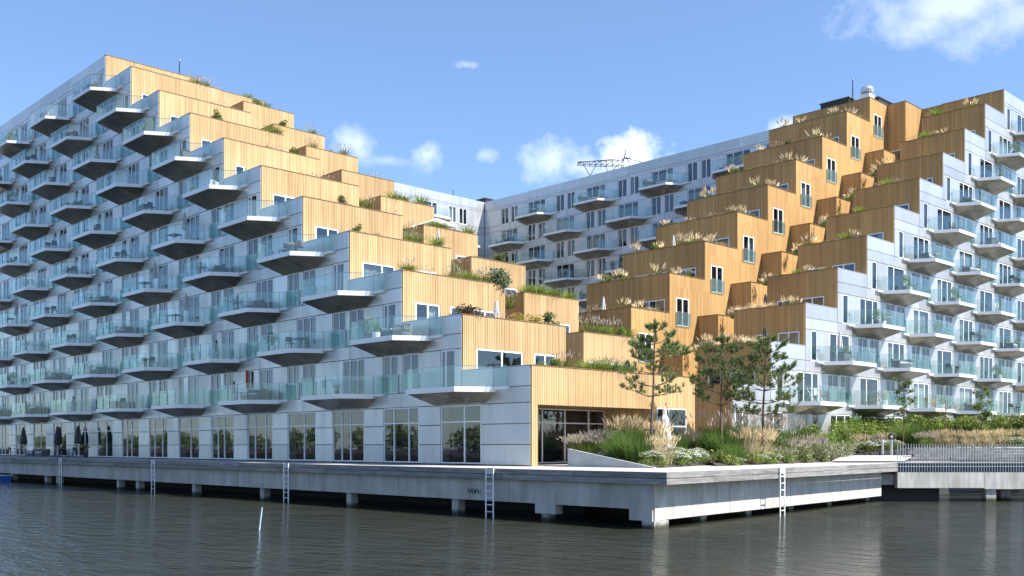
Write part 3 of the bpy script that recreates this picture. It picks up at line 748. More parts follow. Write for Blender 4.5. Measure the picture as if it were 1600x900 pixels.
# ------------------------------------------------------------------ plants: meshes
def blade(mb, base, ang, lean, h, w, m, rr, seg=3):
    """one bent leaf blade"""
    d = Vector((math.cos(ang), math.sin(ang), 0)); n = Vector((-d.y, d.x, 0)); pts = []
    for k in range(seg + 1):
        t = k / seg; pts.append(Vector(base) + d * (lean * h * t ** 1.8) + Vector((0, 0, h * (t - .22 * lean * t * t))))
    for k in range(seg):
        w0, w1 = w * (1 - (k / seg) ** 2 * .8), w * (1 - ((k + 1) / seg) ** 2 * .8)
        mb.face([pts[k] - n * w0 / 2, pts[k] + n * w0 / 2, pts[k + 1] + n * w1 / 2, pts[k + 1] - n * w1 / 2], m)
    return pts[-1], (pts[-1] - pts[-2]).normalized()
def plume(mb, p, d, l, w, m, rr):
    d = (d + Vector((rr.uniform(-.15, .15), rr.uniform(-.15, .15), .3))).normalized(); u = d.cross(Vector((rr.uniform(-1, 1), rr.uniform(-1, 1), .2))).normalized(); v = d.cross(u)
    for q in (u, v): mb.face([p, p + d * l * .35 + q * w / 2, p + d * l, p + d * l * .35 - q * w / 2], m)
def grass_mesh(name, seed, n, r, h, mats, w=.022, lean=.5, plumes=0, pl=.3, pw=.05):
    rr = random.Random(seed); mb = MB(); k = len(mats) - (1 if plumes else 0)
    for i in range(n):
        a = rr.uniform(0, 6.283); q = r * math.sqrt(rr.random()); base = (q * math.cos(a), q * math.sin(a), 0)
        blade(mb, base, a + rr.uniform(-.8, .8), lean * rr.uniform(.3, 1.3) * (.4 + q / r), h * rr.uniform(.55, 1.05), w * rr.uniform(.8, 1.4), rr.randrange(k), rr)
    for i in range(plumes):
        a = rr.uniform(0, 6.283); q = r * .8 * math.sqrt(rr.random()); base = (q * math.cos(a), q * math.sin(a), 0)
        t, d = blade(mb, base, a + rr.uniform(-.5, .5), lean * rr.uniform(.2, .9) * (.3 + q / r), h * rr.uniform(.9, 1.35), w * .5, k - 1 if k > 1 else 0, rr)
        plume(mb, t, d, pl * rr.uniform(.7, 1.2), pw, k, rr)
    return mb.mesh(name, [M[m] for m in mats])
def leafball(mb, c, rx, ry, rz, n, sz, mats, rr, shell=.55):
    for i in range(n):
        while True:
            v = Vector((rr.uniform(-1, 1), rr.uniform(-1, 1), rr.uniform(-1, 1)))
            if shell < v.length < 1: break
        p = Vector(c) + Vector((v.x * rx, v.y * ry, v.z * rz)); a = Vector((rr.gauss(0, 1), rr.gauss(0, 1), rr.gauss(0, .7) + .4)).normalized()
        u = a.cross(Vector((rr.gauss(0, 1), rr.gauss(0, 1), rr.gauss(0, 1)))).normalized(); s = sz * rr.uniform(.6, 1.3)
        mb.face([p, p + a * s * .5 + u * s * .3, p + a * s, p + a * s * .5 - u * s * .3], rr.choice(mats))
def shrub_mesh(name, seed, r, h, n, sz, mats, clumps=7, flowers=0, fm=None):
    rr = random.Random(seed); mb = MB(); ml = [M[m] for m in mats] + [M['stem']]
    if fm: ml.append(M[fm])
    for i in range(clumps):
        a = rr.uniform(0, 6.283); q = r * .62 * math.sqrt(rr.random()); z = h * rr.uniform(.3, .8); c = (q * math.cos(a), q * math.sin(a), z); rad = r * rr.uniform(.35, .55)
        mb.tube([(0, 0, 0), (c[0] * .5, c[1] * .5, z * .6), c], [.018, .012, .006], 4, len(mats))
        leafball(mb, c, rad, rad, min(rad, h - z + .05) * rr.uniform(.75, 1), n // clumps, sz, list(range(len(mats))), rr, .3)
    leafball(mb, (0, 0, h * .28), r * .85, r * .85, h * .27, n // 4, sz, list(range(len(mats))), rr, .2)
    for i in range(flowers):
        a = rr.uniform(0, 6.283); q = r * math.sqrt(rr.random()); z = h * (1.02 - .45 * (q / r) ** 2) + rr.uniform(-.05, .06); p = Vector((q * math.cos(a), q * math.sin(a), z)); s = rr.uniform(.035, .07)
        for k in range(3):
            t = k * 1.05 + rr.random(); u = Vector((math.cos(t), math.sin(t), rr.uniform(-.2, .3))) * s; v = Vector((-math.sin(t), math.cos(t), rr.uniform(-.1, .3))) * s * .45
            mb.face([p - u, p - v, p + u, p + v], len(mats) + 1)
    return mb.mesh(name, ml)
def twig_mesh(name, seed, n, h):
    rr = random.Random(seed); mb = MB()
    for i in range(n):
        x = rr.uniform(-.5, .5); t, d = blade(mb, (x, rr.uniform(-.1, .1), 0), rr.uniform(0, 6.28), rr.uniform(.2, .9), h * rr.uniform(.5, 1.1), .012, 0, rr)
        plume(mb, t, d, .16, .035, 1, rr)
    return mb.mesh(name, [M['drystem'], M['pinkish']])
G = {'lush': [grass_mesh('grass', 20 + i, 190, .30, .75, ['g_lime', 'g_mid', 'g_lime'], .028, .8) for i in range(3)],
     'plumed': [grass_mesh('grass', 30 + i, 120, .26, .62, ['g_lime', 'g_olive', 'pinkish'], .024, .7, 34, .2, .04) for i in range(3)],
     'wheat': [grass_mesh('grass', 40 + i, 120, .22, .45, ['g_olive', 'g_mid', 'wheat'], .022, .7, 17, .42, .10) for i in range(3)],
     'blond': [grass_mesh('grass', 50 + i, 190, .30, .6, ['blond', 'wheat'], .02, 1.1) for i in range(3)],
     'twigs': [twig_mesh('stems', 60 + i, 26, .5) for i in range(3)],
     'shrub': [shrub_mesh('shrub', 70 + i, .42, .7, 420, .10, ['g_mid', 'g_olive']) for i in range(3)],
     'dark': [shrub_mesh('shrub', 80 + i, .42, .75, 420, .09, ['g_dark', 'g_deep']) for i in range(2)],
     'silver': [shrub_mesh('shrub', 85, .75, 1.35, 1400, .13, ['g_silver', 'g_mid', 'g_silver'], 11)],
     'red': [shrub_mesh('shrub', 88, .6, .6, 260, .11, ['red', 'g_dark'], 8)],
     'amber': [shrub_mesh('shrub', 89, .6, .6, 320, .12, ['amber', 'g_lime'], 8)],
     'low': [shrub_mesh('shrub', 90 + i, .35, .28, 240, .075, ['g_mid', 'g_lime', 'g_olive'], 9) for i in range(3)],
     'daisy': [shrub_mesh('shrub', 95 + i, .75, .62, 700, .09, ['g_mid', 'g_deep', 'g_lime'], 9, 230, 'petal') for i in range(2)],
     'tall': [grass_mesh('grass', 100 + i, 420, .55, 1.35, ['g_mid', 'g_deep', 'g_mid'], .026, .5) for i in range(3)],
     'tallplume': [grass_mesh('grass', 110 + i, 300, .5, 1.15, ['g_mid', 'g_deep', 'pinkish'], .024, .5, 34, .30, .05) for i in range(2)],
     'feather': [grass_mesh('grass', 120 + i, 200, .45, .9, ['g_olive', 'wheat', 'wheat'], .02, .6, 110, .34, .055) for i in range(3)],
     'dusky': [grass_mesh('grass', 130 + i, 200, .55, .75, ['g_olive', 'g_mid', 'pinkish'], .02, .9, 190, .22, .06) for i in range(2)],
     'bush': [shrub_mesh('shrub', 140 + i, 1.0, 1.7, 1500, .15, ['g_mid', 'g_lime', 'g_olive'], 12) for i in range(3)],
     'bushlime': [shrub_mesh('shrub', 150 + i, 1.0, 1.6, 1400, .15, ['g_lime', 'g_mid'], 12) for i in range(2)],
     'heath': [shrub_mesh('shrub', 160 + i, .95, .95, 1500, .085, ['g_silver', 'g_mid', 'g_olive', 'pinkish'], 12) for i in range(2)]}
KIND = {'lush': ('tuft of fresh green grass', 'terrace_grass'), 'plumed': ('green grass with dusky seed heads', 'terrace_grass'), 'wheat': ('wheat coloured feather grass', 'terrace_grass'), 'blond': ('mop of blond grass', 'terrace_grass'),
        'twigs': ('row of thin dry stems', 'dry_stems'), 'shrub': ('small leafy shrub', 'terrace_shrub'), 'dark': ('dark green shrub', 'terrace_shrub'), 'silver': ('big silvery bush spilling over', 'terrace_bush'),
        'red': ('dark red leaved shrub', 'terrace_shrub'), 'amber': ('amber leaved shrub', 'terrace_shrub'), 'low': ('low green cushion plant', 'terrace_plant')}
ROWS = {}
def plant(kind, loc, row, pos, sc=1.0, i=None):
    me = G[kind]; me = me[(i if i is not None else random.randrange(99)) % len(me)]
    o = link(KIND[kind][1], me, None, loc, random.uniform(0, 6.28) if kind != 'twigs' else 0); sc *= 1.3; o.scale = (sc, sc, sc * random.uniform(.85, 1.1))
    ROWS.setdefault(row, []).append((pos, o, KIND[kind][0])); return o
rt = random.Random(5)
def strip(kinds, F, s0, s1, n, z, row, sc=(.75, 1.15), o=-.45):
    for i in range(n):
        s = s0 + (s1 - s0) * (i + rt.uniform(.2, .8)) / n; k = rt.choice(kinds); plant(k, F.P(s, o + rt.uniform(-.1, .08), z), row, s, rt.uniform(*sc), rt.randrange(9))
def bpx(px, a): return at(px, 500, a=a).x
def apx(px, b): return at(px, 500, b=b).y
# left wing: along the timber parapets, from the metal corner inwards
LW = {0: [(848, 'low'), (868, 'shrub'), (885, 'plumed'), (908, 'low')] + [(x, 'lush') for x in (925, 938, 950, 962, 974, 986)] + [(943, 'plumed'), (957, 'plumed'), (1045, 'twigs')],
      1: [(703, 'red'), (725, 'red'), (742, 'red'), (760, 'twigs'), (735, 'low'), (784, 'twigs'), (815, 'amber'), (838, 'amber'), (858, 'dark'), (872, 'low')],
      2: [(638, 'lush'), (641, 'plumed'), (668, 'twigs'), (706, 'plumed'), (718, 'plumed'), (733, 'lush'), (745, 'plumed'), (757, 'plumed')],
      3: [(558, 'shrub'), (570, 'low'), (641, 'plumed'), (653, 'plumed'), (590, 'low'), (645, 'low'), (650, 'lush'), (684, 'lush')],
      4: [(537, 'shrub'), (548, 'low'), (570, 'low'), (612, 'twigs'), (640, 'twigs')],
      5: [(480, 'twigs'), (495, 'twigs'), (508, 'twigs'), (555, 'shrub'), (585, 'lush'), (595, 'lush'), (603, 'lush')],
      6: [(420, 'low'), (428, 'twigs'), (440, 'twigs'), (460, 'shrub'), (493, 'plumed'), (505, 'plumed'), (520, 'plumed'), (533, 'plumed')],
      7: [(340, 'shrub'), (345, 'low'), (425, 'lush'), (434, 'lush'), (445, 'low'), (460, 'lush'), (470, 'plumed'), (482, 'plumed')],
      8: [(345, 'twigs'), (360, 'twigs'), (400, 'plumed'), (412, 'plumed'), (420, 'plumed')],
      9: [(265, 'twigs'), (303, 'plumed'), (312, 'plumed'), (322, 'plumed'), (335, 'twigs')]}
for k, lst in LW.items():
    for px, kd in lst:
        bx_ = bpx(px, SL * k + .3); lim = 13.0 if k == 0 else OW - .2
        if bx_ > lim: continue
        plant(kd, (max(bx_, .5), SL * k + .42 + rt.uniform(-.05, .1), ZT(k) - .12), ('left', k), bx_, rt.uniform(.75, 1.0), rt.randrange(9))
plant('silver', (bpx(776, 10.6), 10.65, ZT(2) - .35), ('left', 2), 7.5, 1.0)
# inner boxes of the left wing
for m_i, kinds in {1: ['plumed', 'plumed', 'lush', 'plumed', 'shrub', 'lush'], 2: ['lush', 'lush', 'lush', 'shrub', 'lush'], 3: ['low', 'low', 'shrub', 'low'], 4: ['lush', 'lush', 'low', 'lush'], 5: ['lush', 'lush', 'lush'], 6: ['low', 'twigs'],
                   7: ['plumed', 'low', 'plumed'], 8: ['shrub', 'low', 'plumed'], 9: ['shrub', 'lush', 'low'], 10: ['lush']}.items():
    for i, kd in enumerate(kinds):
        bx_ = IB0 + .5 + (IB1 - IB0 - .8) * (i + rt.uniform(.2, .8)) / len(kinds); plant(kd, (bx_, SL * m_i + 1.65, ZT(m_i) - .12), ('leftbox', m_i), bx_, rt.uniform(.8, 1.05), rt.randrange(9))
for k in range(2, 6):                               # grasses in the gaps beside the boxes
    for i in range(2): plant(['lush', 'plumed'][i], (OW + .9 + i * 1.0, SL * k + 1.6, FL(k + 1) - .1), ('leftgap', k), i, .95, i)
# right wing: inner and outer timber parapets
for k in range(2, 10):
    st = 12.24 + SR * k
    n = {2: 8, 3: 7, 4: 8, 5: 7}.get(k, 6)
    for i in range(n):
        y = NY0 + .5 + (NY1 - NY0 - .9) * (i + rt.uniform(.1, .9)) / n
        kd = rt.choice(['wheat', 'low', 'low', 'low', 'twigs', 'shrub']) if i not in (0, n - 1) else 'wheat'
        plant(kd, (st + .42, y, ZT(k) - .13), ('inner', k), -y, rt.uniform(.7, 1.05), rt.randrange(9))
    plant('wheat', (st + 1.6, NY0 + .6, ZT(k) - .2), ('innerside', k), 1, .95, 1)
    plant(rt.choice(['blond', 'shrub']), (st + 2.9, NY0 + .6, ZT(k) - .2), ('innerside', k), 2, .8, 2)
for k in range(1, 10):
    st = R0 + SR * k
    for i in range(6):
        y = XR + .6 + (ROW[1] - XR - .8) * (i + rt.uniform(.1, .9)) / 6
        kd = rt.choice(['wheat', 'low', 'low', 'twigs', 'low', 'lush']) if k > 2 else rt.choice(['blond', 'wheat', 'wheat', 'low'])
        plant(kd, (st + .42, y, ZT(k) - .13), ('outer', k), -y, rt.uniform(.7, 1.0), rt.randrange(9))
for k in range(1, 8):                               # pampas-like grasses in the middle gap
    st = R0 + SR * k
    for i in range(2): plant('wheat', (st + .8 + .9 * i, ROW[1] + .5 + .7 * i, ZT(k) - .3), ('mid', k), i, .66, i)
NAME = {'left': 'along the %s left wing parapet', 'leftbox': 'on the %s left wing box', 'leftgap': 'beside the %s left wing box', 'inner': 'along the %s right wing inner parapet',
        'innerside': 'by the %s right wing bright flank', 'outer': 'along the %s right wing outer parapet', 'mid': 'in the %s right wing recess'}
for (row, k), lst in ROWS.items():
    lst.sort(key=lambda q: q[0])
    for i, (pos, o, desc) in enumerate(lst):
        tag(o, '%s, %s %s' % (desc, ORD[i + 1], NAME[row] % ORD[k if row != 'inner' else k - 1] if row != 'left' else NAME[row] % ORD[k + 1]), 'plant', 'plants on the timber terraces')
# ------------------------------------------------------------------ garden beds on the quay
def soil_bed(front, back, name='garden_bed'):
    mb = MB(); n = len(front)
    for i in range(n - 1): mb.face([front[i], front[i + 1], back[i + 1], back[i]])
    o = mb.obj(name, M['soil']); o['kind'] = 'structure'; return o
P1 = [at(887, 729, z=0), at(1022, 731.5, z=0), at(1112, 726.5, z=0)]
B1 = [at(902, 702, t=51.0), at(1000, 699, t=52.0), at(1092, 703, t=57)]
soil_bed([p + Vector((0, 0, .01)) for p in P1], B1)
P2 = [at(1118, 728.5, z=0), at(1200, 725.5, z=0), at(1318, 721, z=0)]
B2 = [at(1098, 702, t=58), at(1200, 696, t=64), at(1325, 699, t=70)]
soil_bed([p + Vector((0, 0, .01)) for p in P2], B2)
P3 = [at(1318, 712, t=68), at(1440, 699, t=68), at(1660, 698, t=68)]
B3 = [at(1318, 694, t=72.5), at(1450, 690, t=84), at(1680, 686, t=101)]
soil_bed(P3, B3)
# raised concrete edge: a wedge, high by the entrance and running out to nothing by the deck edge
a0, a1 = P1[0], P1[1]; n_ = Vector((a1.y - a0.y, -(a1.x - a0.x), 0)).normalized() * .16
mb = MB(); z0_ = .86
q = [a0, a1, a1 - n_, a0 - n_]
tp = [Vector((a0.x, a0.y, z0_)), Vector((a1.x, a1.y, .03)), Vector((a1.x, a1.y, .03)) - n_, Vector((a0.x, a0.y, z0_)) - n_]
for f in ([q[0], q[1], tp[1], tp[0]], [q[2], q[3], tp[3], tp[2]], [tp[0], tp[1], tp[2], tp[3]], [q[1], q[2], tp[2], tp[1]], [q[3], q[0], tp[0], tp[3]]): mb.face(f)
e = B1[0]
for f in ([q[3], q[0], tp[0], Vector((e.x, e.y, .9)), Vector((e.x, e.y, 0))],): mb.face(f)
tag(mb.obj('planter_wall', M['planter']), 'blue grey concrete planter edge sloping down from the entrance to the deck', 'planter wall')
a0, a1 = at(1126, 709, t=55), at(1150, 727.5, z=0)
mb = MB(); n_ = Vector((.55, .35, 0)); g0, g1 = Vector((a0.x, a0.y, 0)), a1
for f in ([g0, g1, g1 + n_ * .1, a0 + n_ * 0, ], [a0, g1 + Vector((0, 0, .02)), g1 + n_ + Vector((0, 0, .02)), a0 + n_], [g0 + n_, g1 + n_, a0 + n_], [g0, a0, a0 + n_, g0 + n_]): mb.face(f)
tag(mb.obj('planter_wall', M['planter']), 'short grey concrete wedge between the two flower beds', 'planter wall')
BED = {}
def bedplant(kind, name, desc, front, back, u, v, sc, bed):
    n = len(front) - 1; t = u * n; i = min(int(t), n - 1); t -= i
    p = (front[i] * (1 - t) + front[i + 1] * t) * (1 - v) + (back[i] * (1 - t) + back[i + 1] * t) * v
    me = G[kind]; me = me[rt.randrange(9) % len(me)]; sc *= 1.16 if bed == 'long deck bed' else 1.05
    o = link(name, me, None, p - Vector((0, 0, .03)), rt.uniform(0, 6.28)); o.scale = (sc, sc, sc * rt.uniform(.9, 1.1))
    BED.setdefault((bed, name), []).append((u, v, o, desc))
def bed(front, back, bed_, lst):
    for kind, u, v, sc in lst:
        name, desc = {'daisy': ('white_flower_bush', 'bush of small white daisies'), 'tall': ('tall_grass', 'dense clump of tall green grass'), 'tallplume': ('tall_grass', 'tall green grass with tan plumes'), 'feather': ('feather_grass', 'tan feather grass'),
                      'dusky': ('fountain_grass', 'pale pinkish fountain grass'), 'bush': ('leafy_bush', 'olive green leafy bush'), 'bushlime': ('leafy_bush', 'bright lime green bush'), 'heath': ('heather_bush', 'grey green fine leaved bush'), 'low': ('low_plant', 'low green ground plant')}[kind]
        bedplant(kind, name, desc, front, back, u, v, sc, bed_)
bed(P1, B1, 'entrance planter bed', [('dusky', .04, .75, .95), ('dusky', .10, .55, 1.0), ('dusky', .17, .8, 1.05), ('daisy', .16, .25, .62), ('daisy', .24, .35, .72), ('dusky', .24, .9, 1.0), ('tall', .30, .35, .95), ('tall', .37, .55, 1.05), ('tall', .41, .3, 1.0), ('tall', .45, .6, 1.0), ('tall', .35, .8, 1.0),
    ('feather', .47, .95, 1.05), ('feather', .53, .9, 1.0), ('feather', .38, 1.0, 1.2), ('daisy', .51, .22, .8), ('low', .47, .10, 1.1), ('feather', .59, .2, .92), ('feather', .62, .9, 1.0), ('tall', .68, .9, .7), ('feather', .57, .75, 1.0), ('low', .56, .04, 1.0), ('daisy', .68, .10, .95), ('daisy', .77, .12, 1.0), ('daisy', .70, .42, 1.0), ('daisy', .86, .18, .95), ('daisy', .92, .5, .8),
    ('tall', .80, .85, .72), ('tallplume', .88, .9, .78), ('feather', .93, .95, .8), ('low', .95, .05, 1.2), ('daisy', .97, .12, .7), ('tall', .75, .7, .7)])
bed(P2, B2, 'long deck bed', [('tall', .08, .7, 1.05), ('tall', .16, .6, 1.0), ('tall', .30, .55, 1.05), ('tall', .38, .5, 1.0), ('tall', .46, .55, 1.05), ('tallplume', .41, .9, 1.15), ('tallplume', .51, .9, 1.1), ('tall', .56, .4, .9), ('tallplume', .65, .8, 1.1), ('heath', .58, .15, .9), ('tall', .34, .8, 1.05), ('tall', .05, .55, 1.0), ('tallplume', .03, .8, 1.15), ('tall', .12, .4, 1.0), ('tallplume', .14, .75, 1.2), ('tall', .18, .15, .75), ('tall', .22, .5, 1.05), ('tallplume', .25, .85, 1.2), ('low', .12, .06, 1.6), ('daisy', .2, .07, .55), ('feather', .30, .25, 1.05), ('feather', .34, .32, 1.0), ('feather', .41, .25, 1.1), ('feather', .44, .35, 1.05),
    ('tallplume', .36, .75, 1.2), ('tallplume', .46, .8, 1.2), ('low', .33, .05, 1.8), ('daisy', .42, .08, .7), ('daisy', .52, .10, .75), ('low', .48, .05, 1.7), ('tall', .52, .5, 1.0), ('tallplume', .56, .75, 1.15), ('tallplume', .60, .45, 1.1), ('tall', .66, .6, .95), ('dusky', .62, .25, 1.05), ('heath', .68, .18, .95), ('dusky', .72, .35, 1.2), ('heath', .78, .25, 1.15), ('heath', .88, .22, 1.2), ('bush', .74, .8, .8),
    ('heath', .95, .3, 1.05), ('tall', .9, .8, .9), ('bushlime', .86, .7, .8), ('bush', .97, .85, .8), ('low', .72, .04, 1.7), ('low', .6, .04, 1.8), ('low', .84, .05, 1.6), ('low', .04, .2, 1.8)])
bed(P3, B3, 'back facade bed', [('bushlime', .02, .95, 1.28), ('bushlime', .09, .95, 1.3), ('bush', .15, .95, 1.2), ('bush', .21, .9, 1.3), ('feather', .05, .4, .82), ('feather', .10, .35, .82), ('daisy', .14, .2, 1.1), ('daisy', .20, .25, 1.2), ('dusky', .2, .55, .9), ('feather', .27, .35, .82), ('daisy', .31, .12, 1.0), ('bush', .27, .85, 1.2), ('bushlime', .33, .75, 1.2), ('bush', .39, .7, 1.28),
    ('bush', .45, .65, 1.3), ('tall', .39, .3, 1.28), ('tall', .43, .25, 1.2), ('tall', .47, .25, 1.2), ('bushlime', .51, .6, 1.3), ('bush', .57, .55, 1.3), ('dusky', .52, .12, .9), ('feather', .56, .15, .82), ('feather', .60, .12, .82), ('bush', .63, .45, 1.28), ('bushlime', .69, .42, 1.3), ('bush', .75, .4, 1.3), ('feather', .66, .1, .82), ('feather', .70, .14, .82), ('feather', .74, .1, .82), ('bush', .81, .38, 1.3), ('bushlime', .87, .35, 1.28), ('feather', .79, .1, .82),
    ('daisy', .83, .06, 1.0), ('bush', .93, .35, 1.3), ('feather', .87, .1, .82), ('bush', .99, .35, 1.3), ('dusky', .92, .1, .9), ('heath', .02, .25, 1.0), ('heath', .96, .06, 1.0), ('bush', .54, .95, 1.28), ('bush', .62, .85, 1.28), ('bushlime', .72, .75, 1.28), ('bush', .82, .7, 1.28), ('bush', .9, .65, 1.28)])
for (bn, name), lst in BED.items():
    lst.sort(key=lambda q: q[0])
    for i, (u, v, o, desc) in enumerate(lst):
        tag(o, '%s, %s %s from left, %s' % (desc, ORD[i + 1], name.split('_')[-1], bn), {'white_flower_bush': 'flowers', 'leafy_bush': 'bush', 'heather_bush': 'bush'}.get(name, 'grass' if 'grass' in name else 'plant'), 'plants in the quay garden')
# ------------------------------------------------------------------ pines and young trees
def tuft(mb, p, d, s, rr, m):
    for i in range(20):
        v = (d * .8 + Vector((rr.gauss(0, .62), rr.gauss(0, .62), rr.gauss(0, .55) + .25))).normalized(); u = v.cross(Vector((rr.gauss(0, 1), rr.gauss(0, 1), rr.gauss(0, 1)))).normalized() * s * .085
        b0 = p + d * rr.uniform(-.35, .1) * s
        mb.face([b0 - u, b0 + u, b0 + v * s * rr.uniform(.75, 1.15)], m)
def pine(name, label, loc, H, seed, whorls, lean=(0, 0)):
    rr = random.Random(seed); t = thing(name, label, 'pine tree', loc)
    mb = MB(); pts = [Vector((lean[0] * (k / 8) + .05 * math.sin(k * 1.3 + seed), lean[1] * k / 8 + .04 * math.cos(k + seed), H * k / 8)) for k in range(9)]
    mb.tube(pts, [.085 - .0085 * k for k in range(9)], 7, 0)
    def trunk_at(z): q = z / H * 8; i = min(int(q), 7); return pts[i].lerp(pts[i + 1], q - i)
    cr = MB()
    for z, n, ln, up, dens in whorls:
        a0 = rr.uniform(0, 6.28)
        for i in range(n):
            a = a0 + 6.283 * i / n + rr.uniform(-.35, .35); l = ln * rr.uniform(.65, 1.15); d = Vector((math.cos(a), math.sin(a), 0)); b0 = trunk_at(z * H)
            P = [b0 + d * l * s_ + Vector((0, 0, l * up * (s_ ** 1.5))) + Vector((rr.uniform(-.04, .04),) * 3) for s_ in (0, .35, .7, 1)]
            mb.tube(P, [.028, .022, .014, .007], 5, 0)
            for k in range(int(dens * 1.35 * (4 + 7 * l))):
                s_ = rr.uniform(.35, 1) ** .7; q = min(int(s_ * 3), 2); p = P[q].lerp(P[q + 1], s_ * 3 - q); sd = Vector((-d.y, d.x, 0)) * rr.choice((-1, 1)) * rr.uniform(.1, .42) * l * .75 + Vector((0, 0, rr.uniform(.0, .32) * l)) + d * rr.uniform(0, .2) * l
                e_ = p + sd; mb.tube([p, p + sd * .55 + Vector((0, 0, -.02)), e_], [.009, .007, .005], 3, 0)
                for r_ in range(2):
                    dd = (sd + Vector((0, 0, .25))).normalized(); tuft(cr, e_ - sd * .28 * r_ + Vector((rr.uniform(-.05, .05), rr.uniform(-.05, .05), 0)), dd, rr.uniform(.14, .22), rr, rr.choice((0, 0, 1, 1)))
            tuft(cr, P[-1], (P[-1] - P[-2]).normalized(), .24, rr, 0)
    for k in range(7): tuft(cr, trunk_at(H * (.86 + .14 * k / 7)) + Vector((rr.uniform(-.06, .06), rr.uniform(-.06, .06), 0)), Vector((rr.uniform(-.5, .5), rr.uniform(-.5, .5), 1)).normalized(), .22, rr, 0)
    mb.obj('trunk', [M['bark']], t); cr.obj('crown', [M['needle'], M['needle2']], t); return t
def basept(px, py, t): return at(px, py, t=t)
pine('pine_tree', 'open crowned young pine with a bare lower trunk in front of the timber entrance front', basept(1018, 700, 50), 6.35, 4,
     [(.40, 5, 1.75, .18, .42), (.47, 4, 1.9, .30, .5), (.57, 4, 1.2, .25, .5), (.66, 5, 1.35, .28, .95), (.74, 4, 1.3, .22, 1.15), (.80, 3, .9, .35, 1.0), (.89, 4, .6, .75, .8)], (.15, -.1))
pine('pine_tree', 'young pine left of the taller pine, before the brown timber end wall', basept(1127, 698, 55), 6.2, 9,
     [(.36, 4, 1.9, .42, .75), (.46, 5, 1.8, .42, .85), (.57, 5, 1.6, .35, .8), (.68, 5, 1.3, .3, .8), (.79, 4, .95, .4, .8), (.90, 4, .42, .5, .9)], (.12, .05))
pine('pine_tree', 'bushy dark pine standing rightmost of the pines, before the pale metal corner', basept(1191, 697, 56), 6.1, 15,
     [(.28, 4, 1.7, .12, .8), (.38, 5, 1.9, .18, .9), (.50, 5, 1.8, .22, 1.0), (.61, 5, 1.75, .3, 1.0), (.72, 5, 1.45, .4, 1.1), (.83, 4, 1.0, .5, 1.1), (.92, 4, .5, .6, 1.1)], (.25, -.1))
def young_tree(label, loc, H, cw, c0, seed, mats, n, sz, bare=False):
    rr = random.Random(seed); t = thing('young_tree', label, 'tree', loc); mb = MB(); cr = MB()
    pts = [Vector((.03 * math.sin(k * 2 + seed), .03 * math.cos(k), H * k / 6)) for k in range(7)]; mb.tube(pts, [.05 - .006 * k for k in range(7)], 6, 0)
    for i in range(16):
        z = H * rr.uniform(c0, .92); a = rr.uniform(0, 6.28); w = cw * (1 - abs((z / H - c0) / (1 - c0) - .4) * .9); l = w * rr.uniform(.6, 1.05)
        b0 = Vector((0, 0, z)); e_ = b0 + Vector((math.cos(a) * l, math.sin(a) * l, l * rr.uniform(.35, .9))); mb.tube([b0, b0.lerp(e_, .6) + Vector((0, 0, -.04)), e_], [.016, .011, .005], 4, 0)
        for k in range(1 if bare else 3):
            c = b0.lerp(e_, rr.uniform(.45, 1.05)); leafball(cr, c, w * .34, w * .34, w * .3, (6 if bare else n // 48), sz, list(range(len(mats))), rr, .1)
    mb.obj('trunk', [M['stem']], t); cr.obj('crown', [M[m] for m in mats], t); return t
young_tree('young broadleaf tree with olive leaves, left one before the sunlit facade', basept(1412, 695, 70), 4.6, .95, .30, 3, ['g_olive', 'g_mid', 'g_dark'], 900, .16)
young_tree('upright young tree with dense olive leaves, rightmost before the sunlit facade', basept(1534, 694, 72), 4.3, .85, .33, 8, ['g_olive', 'g_mid', 'g_olive'], 1100, .16)
young_tree('thin nearly bare young tree between the two leafy ones', basept(1477, 692, 71), 3.4, .75, .42, 12, ['g_olive'], 100, .12, True)
# stakes beside the pine
t = thing('tree_stake', 'dark tree support with cross bar beside the front pine', 'tree stake', basept(1016, 702, 49.6))
for s in (-.35, .3): mb = MB(); mb.box(s - .03, s + .03, -.03, .03, -.1, .95); mb.obj('post', M['black' if s > 0 else 'teak'], t)
mb = MB(); mb.box(-.42, .36, -.05, .02, .90, .97); mb.obj('cross_bar', M['black'], t)
p0, p1 = basept(994, 664, 50.5), basept(1021, 634, 50.2)
mb = MB(); mb.tube([p0 - Vector((0, 0, .3)), p1], [.03, .022], 6); tag(mb.obj('shadow_line', M['shadow_bar']), 'thin dark bar standing in for a diagonal shadow line by the front pine', 'stake')  # dark tube drawn in place of the diagonal shadow at the entrance recess
# jagged pale driftwood trunk
t0 = basept(1043, 700, 52.5); mb = MB(); rr = random.Random(2)
prof = [(0, .34), (.5, .36), (.9, .30), (1.25, .24), (1.5, .26), (1.7, .16), (1.95, .17), (2.1, .07)]
rings = []
for z, w in prof:
    cx = -.12 * z + rr.uniform(-.04, .04); rings.append([Vector((cx + w * math.cos(k * 1.047) * rr.uniform(.65, 1.1), w * .6 * math.sin(k * 1.047) * rr.uniform(.7, 1.1), z)) for k in range(6)])
for i in range(len(rings) - 1):
    for k in range(6): mb.face([rings[i][k], rings[i][(k + 1) % 6], rings[i + 1][(k + 1) % 6], rings[i + 1][k]])
mb.face(rings[-1])
o = mb.obj('driftwood', M['palegrey']); o.location = t0; tag(o, 'jagged pale grey upright trunk among the grasses before the ground floor window', 'driftwood')
def light_bollard(p, label):
    t = thing('light_bollard', label, 'bollard', p); mb = MB(); mb.lathe([(.07, -.2), (.07, .5)], 10); mb.obj('post', M['steel'], t)
    mb = MB(); mb.lathe([(.06, .5), (.085, .52), (.085, .66), (.075, .68)], 10); mb.obj('lamp_head', M['palegrey'], t)
light_bollard(basept(1141, 716, 54.5), 'short grey lamp bollard in the grass of the long bed')
light_bollard(basept(1379, 704, 64), 'grey lamp bollard left of the lifebuoy post')
